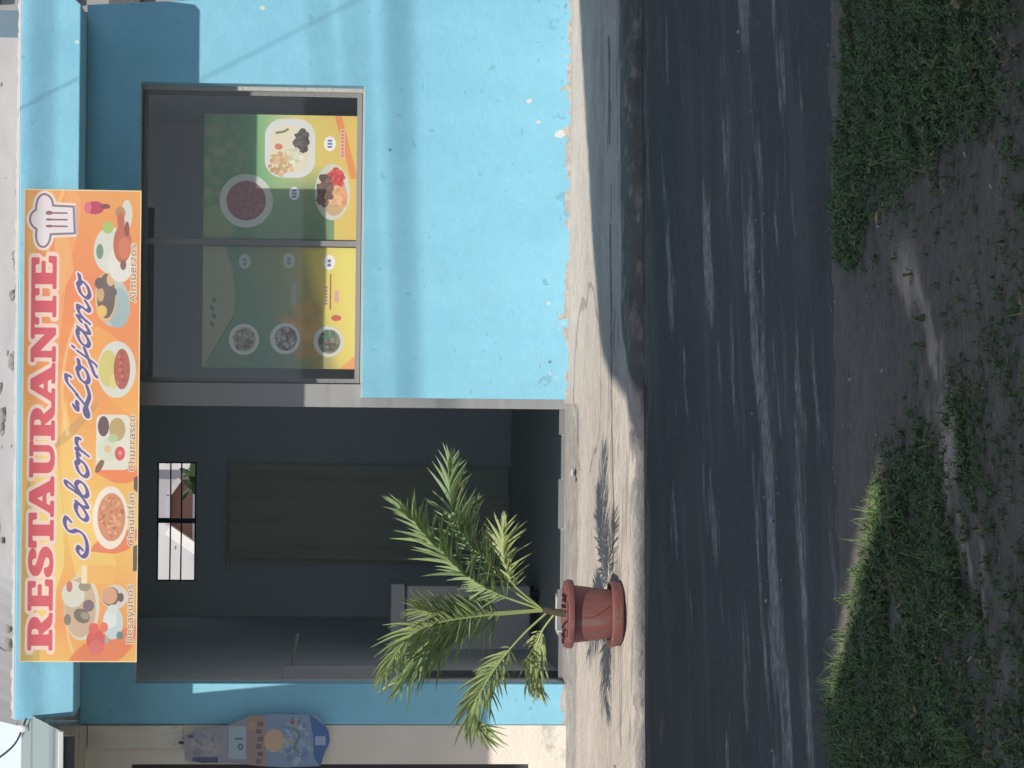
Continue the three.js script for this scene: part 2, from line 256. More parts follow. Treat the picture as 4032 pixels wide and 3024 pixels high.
// ---------------------------------------------------------------- banner
// native photo coordinates (x, y as stored) to banner canvas pixels
const BW = 2048, BH = 508, bY = (x, y) => (x - (72 + 0.0165 * (2607 - y))) / 461 * BH, bX = (y) => (2607 - y) / 1859 * BW;
const bannerTex = canvasTex(BW, BH, (g) => {
  const grd = g.createLinearGradient(0, 0, BW, BH * 0.6);
  [[0, '#eebc50'], [0.1, '#ec9248'], [0.3, '#f0c452'], [0.45, '#f0ac4c'], [0.6, '#ec8f42'], [0.8, '#ea7c44'], [1, '#eb9a48']].forEach(([o, c]) => grd.addColorStop(o, c));
  g.fillStyle = grd; g.fillRect(0, 0, BW, BH);
  const blob = (pts, col, a) => { g.globalAlpha = a; g.fillStyle = col; g.beginPath(); g.moveTo(...pts[0]); for (let i = 1; i < pts.length; i += 2) g.quadraticCurveTo(...pts[i], ...(pts[i + 1] || pts[0])); g.closePath(); g.fill(); g.globalAlpha = 1; };
  blob([[0, 60], [500, 10], [1100, 90], [1000, 170], [420, 190]], '#f2dc6e', 0.75);
  blob([[0, 0], [400, -20], [900, 40], [500, 40], [0, 90]], '#a99a52', 0.55);
  blob([[300, 260], [800, 120], [1150, 190], [900, 210], [420, 420]], '#f6d468', 0.6);
  blob([[0, 210], [110, 260], [160, 508], [60, 508], [0, 420]], '#e2603f', 0.75);
  blob([[480, 300], [560, 330], [580, 508], [480, 508], [470, 400]], '#e2503e', 0.7);
  blob([[820, 320], [900, 380], [840, 508], [760, 508], [780, 400]], '#ef6a3c', 0.8);
  blob([[1050, 508], [1150, 300], [1450, 250], [1500, 380], [1250, 508]], '#f1aa45', 0.6);
  blob([[1300, 150], [1600, 60], [2048, 190], [2048, 300], [1700, 190]], '#f3a05a', 0.7);
  blob([[1500, 120], [1700, 160], [2048, 110], [2048, 150], [1700, 220]], '#f4b564', 0.6);
  blob([[1650, 20], [1850, 10], [2048, 20], [2048, 60], [1800, 60]], '#d9b04c', 0.8);
  blob([[900, 110], [1000, 160], [1130, 330], [1090, 330], [960, 200]], '#8f7a54', 0.35);
  g.strokeStyle = '#f6d890'; g.lineWidth = 14; g.globalAlpha = 0.5;
  for (const [a, b, c] of [[40, 230, 420], [980, 200, 1500], [1560, 130, 2040]]) { g.beginPath(); g.moveTo(a, b); g.quadraticCurveTo((a + c) / 2, b - 70, c, b + 40); g.stroke(); }
  g.globalAlpha = 1;
  const E = (x, y, rx, ry, col, rot = 0) => { g.fillStyle = col; g.beginPath(); g.ellipse(bX(y), bY(x, y), ry * BW / 1859, rx * BH / 461, rot, 0, 7); g.fill(); };
  // RESTAURANTE, one letter per box measured in the photograph
  const L = [['R', 2558, 2415], ['E', 2402, 2284], ['S', 2270, 2156], ['T', 2154, 2022], ['A', 2033, 1880], ['U', 1878, 1738], ['R', 1732, 1594], ['A', 1594, 1434], ['N', 1424, 1276], ['T', 1276, 1140], ['E', 1136, 1012]];
  for (const pass of [0, 1, 2]) L.forEach(([ch, ya, yb]) => {
    g.save(); g.font = 'bold 130px serif'; const m = g.measureText(ch), ym = (ya + yb) / 2, top = bY(107 + (2558 - ym) * 0.0178, ym), h = 99;
    const bw = m.actualBoundingBoxRight + m.actualBoundingBoxLeft, bh = m.actualBoundingBoxAscent;
    g.translate(bX(ya) + 2, top); g.scale((bX(yb) - bX(ya) - 6) / bw, h / bh); g.translate(m.actualBoundingBoxLeft, bh); g.lineJoin = 'round';
    if (pass === 0) { g.strokeStyle = '#f5d7c4'; g.lineWidth = 30; g.strokeText(ch, 0, 0); }
    else if (pass === 1) { g.strokeStyle = '#d2404f'; g.lineWidth = 9; g.strokeText(ch, 0, 0); }
    else { g.fillStyle = '#d2404f'; g.fillText(ch, 0, 0); }
    g.restore();
  });
  // script line, drawn with a slanted nib
  const G = {
    S: [2.0, [[1.55, 1.55], [1.65, 1.95], [1.25, 2.1], [0.95, 1.8], [1.0, 1.4], [1.25, 0.9], [1.2, 0.3], [0.75, 0.0], [0.2, 0.05], [-0.1, 0.4], [0.1, 0.8], [0.4, 0.65], [0.3, 0.4]]],
    a: [1.3, [[0.9, 0.85], [0.55, 1.0], [0.15, 0.7], [0.08, 0.2], [0.35, 0.0], [0.7, 0.35], [0.92, 0.95]], [[0.92, 0.95], [0.82, 0.3], [0.95, 0.0], [1.25, 0.3]]],
    b: [1.2, [[-0.05, 0.3], [0.35, 1.4], [0.4, 2.05], [0.22, 2.0], [0.12, 1.0], [0.15, 0.2], [0.4, 0.0], [0.8, 0.25], [0.85, 0.75], [0.55, 0.98], [0.2, 0.6]]],
    o: [1.2, [[0.6, 1.0], [0.2, 0.75], [0.1, 0.25], [0.4, 0.0], [0.8, 0.25], [0.88, 0.7], [0.6, 1.0], [0.75, 0.8], [1.2, 0.9]]],
    r: [1.15, [[0.0, 0.7], [0.25, 1.0], [0.3, 0.6], [0.2, 0.0]], [[0.28, 0.55], [0.55, 0.95], [0.85, 0.95], [0.95, 0.7]]],
    L: [1.85, [[1.8, 1.7], [1.75, 2.08], [1.42, 2.05], [1.15, 1.45], [0.9, 0.75], [0.58, 0.15], [0.22, 0.0], [0.06, 0.18], [0.3, 0.32], [0.8, 0.14], [1.35, -0.06], [1.8, 0.15]], [[0.62, 1.05], [0.32, 0.9], [0.12, 1.12], [0.3, 1.38]]],
    j: [0.9, [[0.45, 0.95], [0.35, 0.2], [0.15, -0.7], [-0.25, -0.95], [-0.45, -0.6], [0.0, -0.2], [0.8, 0.4]], [[0.5, 1.45], [0.52, 1.5]]],
    n: [1.4, [[0.0, 0.7], [0.22, 1.0], [0.25, 0.5], [0.15, 0.0]], [[0.18, 0.3], [0.5, 0.9], [0.8, 1.0], [0.85, 0.6], [0.8, 0.15], [1.0, 0.0], [1.3, 0.35]]],
  };
  const words = [['Sabor', 2195, 1700], ['Lojano', 1650, 1072]];
  for (const pass of [0, 1]) for (const [w, ya, yb] of words) {
    const adv = [...w].reduce((s, c) => s + G[c][0], 0), sx = (bX(yb) - bX(ya)) / (adv + 0.45), sy = 52; let x = 0;
    const base = (cx) => bY(343, 2000);
    for (const c of w) {
      for (const st of G[c].slice(1)) {
        const cv = new THREE.CatmullRomCurve3(st.map(([a, b]) => new THREE.Vector3(a, b, 0)), false, 'centripetal');
        for (let k = 0; k <= 90; k++) { const p = cv.getPoint(k / 90), px = bX(ya) + (x + p.x + p.y * 0.35) * sx, py = base(px) - p.y * sy * (p.y > 1 ? 0.9 : 1);
          g.fillStyle = pass ? '#40427f' : '#eddfdc'; g.beginPath(); g.ellipse(px, py, pass ? 11 : 19, pass ? 4.2 : 12, -0.85, 0, 7); g.fill(); }
      }
      x += G[c][0];
    }
  }
  // chef's hat with cutlery
  const hat = (col, lw, fill) => { const q = (x, y) => [bX(y), bY(x, y)]; g.beginPath(); g.moveTo(...q(300, 920)); g.lineTo(...q(205, 925)); g.bezierCurveTo(...q(200, 1000), ...q(135, 990), ...q(150, 905)); g.bezierCurveTo(...q(115, 890), ...q(118, 845), ...q(148, 830)); g.bezierCurveTo(...q(150, 740), ...q(215, 760), ...q(215, 812)); g.lineTo(...q(296, 815)); g.closePath(); if (fill) { g.fillStyle = fill; g.fill(); } g.strokeStyle = col; g.lineWidth = lw; g.lineJoin = 'round'; g.stroke(); };
  hat('#f3dfd6', 30, '#e6e4e8'); hat('#6b6670', 9, '#e6e4e8');
  g.strokeStyle = '#c9a0a4'; g.lineWidth = 9; g.beginPath(); g.moveTo(bX(930), bY(309, 930)); g.lineTo(bX(808), bY(306, 808)); g.stroke();
  for (const [y, hd] of [[841, 12], [867, 7], [893, 8]]) { g.strokeStyle = '#7d4655'; g.lineWidth = 7; g.beginPath(); g.moveTo(bX(y), bY(272, y)); g.lineTo(bX(y), bY(200, y)); g.stroke(); E(200, y, 14, hd * 0.7, '#7d4655'); }
  // 1 breakfast
  E(318, 2392, 70, 130, '#d9d6bd'); E(312, 2392, 62, 118, '#c3a98a'); E(285, 2340, 45, 52, '#d5dcc8'); E(270, 2310, 12, 22, '#b8655a'); E(318, 2425, 34, 26, '#5c5b4a', 0.6); E(330, 2425, 18, 14, '#8c8b7a', 0.6); E(345, 2385, 22, 24, '#625560'); E(330, 2310, 24, 18, '#8a8468'); E(262, 2440, 14, 22, '#6c6c58');
  g.fillStyle = '#f3b453'; g.beginPath(); g.roundRect(bX(2298), bY(320, 2262), bX(2226) - bX(2298), 138, 14); g.fill(); g.fillStyle = '#f5e7b4'; g.fillRect(bX(2298), bY(318, 2262), bX(2226) - bX(2298), 24);
  E(448, 2350, 52, 48, '#d3d0c6'); E(432, 2348, 34, 38, '#5b5344'); E(428, 2345, 30, 34, '#d39b71'); E(472, 2352, 12, 18, '#4a463f');
  E(440, 2452, 40, 66, '#bcd8d8'); E(430, 2440, 26, 34, '#dcebe8'); E(468, 2502, 14, 16, '#4c7472'); E(415, 2520, 10, 12, '#7fb0aa'); E(440, 2400, 20, 20, '#cfe2e0');
  E(372, 2520, 36, 44, '#cf4a48'); E(375, 2550, 30, 30, '#d9605a'); E(365, 2475, 20, 22, '#e0554a'); E(405, 2470, 16, 20, '#e8694c');
  // 2 fried rice
  E(433, 2038, 70, 124, '#f3ead6'); E(437, 2036, 55, 95, '#cd8058'); for (let k = 0; k < 110; k++) { const a = rnd() * 6.28, r = Math.sqrt(rnd()) * 0.95; E(437 + 50 * r * Math.cos(a), 2036 + 86 * r * Math.sin(a), rr(3, 7), rr(4, 9), ['#dd9a6c', '#bd6a45', '#e2a373', '#c98a50', '#a9563c'][k % 5], rnd() * 3); }
  // 3 grilled beef plate
  g.fillStyle = '#dfe4cf'; g.beginPath(); g.roundRect(bX(1850), bY(378, 1740), bX(1632) - bX(1850), 146, 26); g.fill();
  E(408, 1678, 22, 40, '#4b3b42'); E(392, 1835, 12, 30, '#6b4c38', 0.5); E(462, 1690, 32, 46, '#b39a60'); E(425, 1770, 40, 48, '#cfe0c4'); E(424, 1768, 14, 16, '#e5b98c'); E(472, 1785, 20, 28, '#d04444'); E(473, 1783, 7, 9, '#e89090'); E(445, 1725, 20, 16, '#a9c98e');
  // 4 sausages with rice
  E(461, 1454, 76, 112, '#d4ddd0'); E(428, 1450, 38, 72, '#cdc768'); E(450, 1500, 18, 30, '#dcd27c'); E(482, 1452, 32, 80, '#a44a3c'); for (let k = 0; k < 10; k++) E(478 + rr(-18, 18), 1390 + k * 13, 7, 9, k % 2 ? '#c0604c' : '#8c3c33');
  // 5 stew in a bowl
  E(450, 1190, 62, 96, '#a9c4c0'); E(470, 1210, 46, 80, '#8fb4b4'); E(420, 1170, 42, 98, '#d8b476'); E(422, 1165, 36, 88, '#544c48'); for (const [x, y, rx, ry, c] of [[405, 1225, 20, 24, '#e3bb58'], [440, 1100, 16, 26, '#d2ad78'], [400, 1160, 14, 28, '#c2a06a'], [446, 1150, 18, 20, '#4c4a4c'], [395, 1115, 18, 22, '#4a4644']]) E(x, y, rx, ry, c);
  // 6 roast chicken
  E(440, 985, 66, 92, '#cfdccd'); E(505, 845, 22, 60, '#cfdccb'); E(480, 1040, 50, 70, '#dbe4d8'); E(430, 895, 22, 24, '#9ac25c'); E(398, 990, 14, 30, '#5d8470'); E(487, 960, 36, 74, '#b5593c'); E(495, 975, 24, 44, '#cc6a48'); E(480, 838, 20, 26, '#b07a54'); E(482, 870, 14, 34, '#b0573e'); E(505, 900, 10, 30, '#7c3c30'); E(490, 1042, 12, 20, '#6d4a38');
  E(380, 818, 36, 26, '#b02f4a'); E(352, 818, 14, 24, '#dc5a78'); E(420, 812, 20, 10, '#7a2a3c');
  // captions
  const cap = (s, ya, yb, x) => { g.save(); g.font = '44px sans-serif'; const w = g.measureText(s).width, h = 34; g.translate(bX(ya), bY(x, (ya + yb) / 2) + h / 2 - 2); g.scale((bX(yb) - bX(ya)) / w, 0.86); g.lineJoin = 'round'; g.strokeStyle = '#e8d9b8'; g.lineWidth = 8; g.strokeText(s, 0, 0); g.fillStyle = '#6d6456'; g.fillText(s, 0, 0); g.restore(); };
  cap('Desayunos', 2536, 2300, 506); cap('Chaulafan', 2150, 1938, 513); cap('Churrasco', 1856, 1632, 518); cap('Almuerzos', 1188, 958, 526);
  g.globalAlpha = 0.27; g.fillStyle = '#dcc4ba'; g.fillRect(0, 0, BW, BH); g.globalAlpha = 1;   // faded print
  g.strokeStyle = '#f0dcb0'; g.lineWidth = 5; g.strokeRect(2, 2, BW - 4, BH - 4);
});
const ZB = 0.49;
{
  const a = P(417, 303, ZB), b = P(2277, 318, ZB), t0 = P(417, 72, ZB), t1 = P(2277, 100, ZB), bo = P(417, 534, ZB), b1 = P(2277, 561, ZB);
  const x0 = a.x, x1 = b.x, y1 = (t0.y + t1.y) / 2, y0 = (bo.y + b1.y) / 2;
  const s = thing('restaurant_banner', 'orange printed restaurant banner with red lettering and food pictures on the roof edge', 'banner', [0, 0, 0]);
  const sheet = grid(60, 12, (i, j) => [x0 + (x1 - x0) * i, y1 + (y0 - y1) * j, ZB + 0.016 * (fbm(i * 6, j * 2 + 3, 3) - 0.5)]);
  const uv = sheet.attributes.uv; for (let k = 0; k < uv.count; k++) uv.setXY(k, (k % 61) / 60, 1 - Math.floor(k / 61) / 12);
  mesh('printed_sheet', sheet, M(null, { map: bannerTex, roughness: 0.55 }), s);
  mesh('frame', mergeGeometries([bx(x0 + 0.004, x1 - 0.004, y0 + 0.004, y0 + 0.024, SLABZ + 0.002, ZB - 0.006), bx(x0 + 0.004, x1 - 0.004, y1 - 0.024, y1 - 0.004, SLABZ + 0.002, ZB - 0.006), bx(x0 + 0.004, x0 + 0.024, y0 + 0.024, y1 - 0.024, SLABZ + 0.002, ZB - 0.006), bx(x1 - 0.024, x1 - 0.004, y0 + 0.024, y1 - 0.024, SLABZ + 0.002, ZB - 0.006)]), brownMetal, s);
}
// ---------------------------------------------------------------- posters behind the window
const fadedPrint = (g, w, h) => { g.globalAlpha = 0.20; g.fillStyle = '#aea994'; g.fillRect(0, 0, w, h); g.globalAlpha = 1; };
function posterPlate(g, x, y, rx, ry, rim, foods) { g.fillStyle = rim; g.beginPath(); g.ellipse(x, y, rx, ry, 0, 0, 7); g.fill(); foods.forEach(([fx, fy, a, b, c, r = 0]) => { g.fillStyle = c; g.beginPath(); g.ellipse(x + fx * rx, y + fy * ry, a * rx, b * ry, r, 0, 7); g.fill(); }); }
const speck = (g, x, y, rx, ry, n, cols, s) => { for (let k = 0; k < n; k++) { const a = rnd() * 6.28, r = Math.sqrt(rnd()); g.fillStyle = cols[k % cols.length]; g.beginPath(); g.ellipse(x + rx * r * Math.cos(a), y + ry * r * Math.sin(a), rr(s, 2 * s), rr(s, 2 * s), rnd() * 3, 0, 7); g.fill(); } };
// right-hand poster: canvas 640 x 760, from photo y 447..945 (right to left) and x 805..1405 (down)
const posterRight = canvasTex(640, 760, (g) => {
  const X = (y) => (948 - y) / (948 - 447) * 640, Y = (x) => (x - 805) / 600 * 760;
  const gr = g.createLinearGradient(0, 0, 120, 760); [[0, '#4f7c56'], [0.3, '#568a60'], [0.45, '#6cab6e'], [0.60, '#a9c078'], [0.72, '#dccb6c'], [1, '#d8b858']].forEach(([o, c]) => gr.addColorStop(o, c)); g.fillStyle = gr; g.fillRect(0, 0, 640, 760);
  g.globalAlpha = 0.35; speck(g, 320, 90, 330, 120, 90, ['#8f9a58', '#6c9c60', '#a6a468', '#5e8a5c'], 16); g.globalAlpha = 1;
  g.fillStyle = '#8ca05e'; g.globalAlpha = 0.6; g.beginPath(); g.ellipse(X(900), Y(850), 110, 90, 0, 0, 7); g.fill(); g.globalAlpha = 1;
  g.strokeStyle = '#e0854a'; g.lineWidth = 34; g.beginPath(); g.moveTo(X(447), Y(1330)); g.quadraticCurveTo(X(560), Y(1360), X(700), Y(1395)); g.stroke();
  const lg = g.createRadialGradient(60, 560, 20, 60, 560, 330); lg.addColorStop(0, 'rgba(96,138,104,1)'); lg.addColorStop(0.6, 'rgba(104,144,104,0.8)'); lg.addColorStop(1, 'rgba(110,150,104,0)'); g.fillStyle = lg; g.fillRect(0, 250, 420, 400);
  // round dish of lentils
  posterPlate(g, X(795), Y(972), 138, 132, '#c6d0c4', [[0, 0, 0.74, 0.74, '#84494a']]); speck(g, X(795), Y(972), 92, 88, 160, ['#955456', '#743e42', '#9c5e5c', '#824844'], 4);
  // oblong plate
  g.fillStyle = '#dcdfe0'; g.beginPath(); g.roundRect(X(700), Y(1043), X(462) - X(700), Y(1240) - Y(1043), 90); g.fill();
  g.fillStyle = '#e3dcc2'; g.beginPath(); g.roundRect(X(680), Y(1065), X(490) - X(680), Y(1215) - Y(1065), 70); g.fill();
  speck(g, X(645), Y(1110), 60, 62, 70, ['#d8b380', '#caa068', '#e0c090', '#b98f5c'], 7); speck(g, X(555), Y(1185), 62, 30, 60, ['#43393c', '#594a4c', '#352d32'], 9); speck(g, X(610), Y(1160), 40, 36, 40, ['#dcd9bc', '#c9cba4', '#ecebd4'], 7);
  g.fillStyle = '#d5694c'; g.beginPath(); g.ellipse(X(575), Y(1097), 16, 20, 0, 0, 7); g.fill(); g.strokeStyle = '#5f6a4c'; g.lineWidth = 11; g.beginPath(); g.moveTo(X(520), Y(1085)); g.lineTo(X(515), Y(1115)); g.lineTo(X(503), Y(1135)); g.stroke();
  // lower plate with tomato and meat
  posterPlate(g, X(755), Y(1310), 145, 88, '#cfcfc4', [[-0.1, 0.1, 0.75, 0.7, '#c6a478']]); speck(g, X(700), Y(1325), 46, 42, 50, ['#c8343c', '#d84a48', '#b22c38'], 9); speck(g, X(780), Y(1335), 60, 34, 40, ['#e0a06a', '#d88a58', '#e8b488'], 9); speck(g, X(750), Y(1280), 80, 36, 50, ['#5c4644', '#70544c', '#4c3a3c'], 9);
  // price disc and caption
  for (const [y, x, r] of [[560, 1298, 30], [763, 1160, 26]]) { g.fillStyle = '#eef0f2'; g.beginPath(); g.ellipse(X(y), Y(x), r + 8, r, 0, 0, 7); g.fill(); g.fillStyle = '#56639a'; for (const d of [-16, 0, 16]) g.fillRect(X(y) + d - 5, Y(x) - 11, 10, 22); }
  g.fillStyle = '#e5b0a0'; g.fillRect(X(620), Y(1338), X(500) - X(620), 24); g.fillStyle = '#c26e66'; for (let k = 0; k < 8; k++) g.fillRect(X(612) + k * 18, Y(1343), 11, 12);
  fadedPrint(g, 640, 760);
});
// left-hand poster: canvas 640 x 770, photo y 977..1452
const posterLeft = canvasTex(640, 770, (g) => {
  const X = (y) => (1452 - y) / (1452 - 977) * 640, Y = (x) => (x - 800) / 605 * 770;
  const gr = g.createLinearGradient(0, 0, 200, 770); [[0, '#5c8260'], [0.4, '#54866a'], [0.62, '#7d8c62'], [0.78, '#a09a5a'], [0.86, '#dccb62'], [1, '#e4d46a']].forEach(([o, c]) => gr.addColorStop(o, c)); g.fillStyle = gr; g.fillRect(0, 0, 640, 770);  // olive-to-yellow step puts the banner's shadow edge into the print colours
  g.fillStyle = '#8e9676'; g.beginPath(); g.moveTo(0, 0); g.lineTo(640, 0); g.lineTo(640, 110); g.quadraticCurveTo(420, 190, 260, 150); g.lineTo(10, 20); g.fill();
  g.strokeStyle = '#3f5e58'; g.lineWidth = 6; g.beginPath(); g.moveTo(20, 20); g.lineTo(270, 155); g.stroke();
  g.globalAlpha = 0.55; speck(g, 210, 520, 150, 120, 60, ['#b98a4c', '#c89a5c', '#a88a58'], 18); g.globalAlpha = 1;
  g.fillStyle = '#4a5560'; for (let k = 0; k < 4; k++) { g.beginPath(); g.ellipse(230 + k * 42, 48 + (k % 2) * 10, 16, 9, -0.4, 0, 7); g.fill(); }
  const dish = [['#6c5a50', '#7e8a70', '#9aa08a'], ['#5a504c', '#a4a898', '#77706a'], ['#4a3e3e', '#356a52', '#7c7266']];
  [[1340, 965], [1335, 1128], [1345, 1300]].forEach(([y, x], i) => { posterPlate(g, X(y), Y(x), 82, 76, '#c9d2cf', [[0, 0.05, 0.78, 0.74, dish[i][2]]]); speck(g, X(y), Y(x), 52, 46, 70, dish[i], 8); });
  [[1035, 965], [1030, 1140], [1035, 1300]].forEach(([y, x], i) => { g.fillStyle = i < 2 ? '#a9bcae' : '#eff0f4'; g.beginPath(); g.ellipse(X(y), Y(x), 40, 30, 0, 0, 7); g.fill(); g.fillStyle = i < 2 ? '#6d7f82' : '#5a5f9c'; g.fillRect(X(y) - 22, Y(x) - 9, 16, 17); g.fillRect(X(y), Y(x) - 9, 16, 17); });
  g.fillStyle = '#9aa0a0'; g.fillRect(X(1200), Y(1150), 110, 26); g.fillStyle = '#c4524c'; g.beginPath(); g.ellipse(X(1252), Y(1330), 16, 26, 0, 0, 7); g.fill(); g.fillStyle = '#a25a48'; g.fillRect(X(1220), Y(1303), X(1080) - X(1220), 8);
  g.fillStyle = '#dba0a0'; g.fillRect(X(1190), Y(1322), 60, 22); g.fillStyle = '#8a6a8c'; for (let k = 0; k < 6; k++) g.fillRect(X(1200) + k * 17, Y(1284), 10, 13);
  g.fillStyle = '#e89a5c'; g.beginPath(); g.moveTo(0, 770); g.lineTo(0, 690); g.lineTo(70, 770); g.fill();
  fadedPrint(g, 640, 770);
});
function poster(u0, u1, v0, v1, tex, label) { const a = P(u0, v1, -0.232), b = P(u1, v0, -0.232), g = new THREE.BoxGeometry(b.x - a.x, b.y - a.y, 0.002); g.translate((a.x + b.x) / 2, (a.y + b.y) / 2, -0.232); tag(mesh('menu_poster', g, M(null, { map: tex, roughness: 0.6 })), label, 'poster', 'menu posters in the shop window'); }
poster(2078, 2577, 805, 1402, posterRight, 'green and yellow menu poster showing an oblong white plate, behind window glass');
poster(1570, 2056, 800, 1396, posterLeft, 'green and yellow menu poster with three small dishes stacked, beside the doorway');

// ---------------------------------------------------------------- inside the room
{
  const z = -2.6, a = P(417, 2080, z), b = P(718, 1538, z), lid = P(500, 1592, z).y;
  const t = thing('storage_cabinet', 'pale lidded cabinet standing in the dim room behind the palm', 'cabinet', [0, 0, 0]);
  const m = M([0.72, 0.72, 0.74], { roughness: 0.5 });
  mesh('body', bx(a.x, b.x, FLOOR + 0.06, lid - 0.012, z - 0.5, z, 0.012), m, t); mesh('lid', bx(a.x - 0.012, b.x + 0.012, lid, b.y, z - 0.5, z + 0.015, 0.012), m, t); mesh('gasket', bx(a.x + 0.02, b.x - 0.02, lid - 0.012, lid, z - 0.48, z - 0.015), darkMetal, t);
  for (const [x, q] of [[a.x + 0.05, z - 0.05], [b.x - 0.05, z - 0.05], [a.x + 0.05, z - 0.45], [b.x - 0.05, z - 0.45]]) mesh('foot', new THREE.CylinderGeometry(0.018, 0.022, 0.06, 10).translate(x, FLOOR + 0.03, q), darkMetal, t);
}
{
  const z = -0.8, a = P(338, 1570, z), b = P(402, 1112, z);
  const t = thing('sign_board', 'dull grey upright board standing inside beside the door jamb', 'board', [0, 0, 0]);
  mesh('panel', bx(a.x, b.x, a.y, b.y, z - 0.02, z, 0.004), M([0.42, 0.42, 0.44], { roughness: 0.7 }), t);
  mesh('post', bx((a.x + b.x) / 2 - 0.02, (a.x + b.x) / 2 + 0.02, FLOOR + 0.02, a.y, z - 0.025, z - 0.005), darkMetal, t); mesh('foot', bx((a.x + b.x) / 2 - 0.06, (a.x + b.x) / 2 + 0.1, FLOOR, FLOOR + 0.02, z - 0.2, z + 0.15), darkMetal, t);
  mesh('hook', tube([P(402, 1150, z - 0.01), P(470, 1160, z - 0.01), P(530, 1172, z - 0.01)], 0.011, 10, 6), M([0.25, 0.25, 0.25]), t);
}
{
  const z = BACK + 0.05, a = P(800, 1950, z), b = P(1198, 905, z);
  const t = thing('room_curtain', 'drab green curtain hanging on the back wall of the room', 'curtain', [0, 0, 0]);
  mesh('cloth', grid(80, 4, (s, q) => { const x = a.x + (b.x - a.x) * s; return [x, b.y + (FLOOR + 0.02 - b.y) * q, z + 0.016 * Math.sin(s * 31 + fbm(s * 5, q * 0.7, 3) * 14)]; }), M([0.62, 0.63, 0.54], { roughness: 0.95 }), t);
  mesh('rod', tube([[a.x - 0.05, b.y + 0.01, z], [(a.x + b.x) / 2, b.y + 0.01, z], [b.x + 0.05, b.y + 0.01, z]], 0.006, 6, 8), roomWall, t);
}

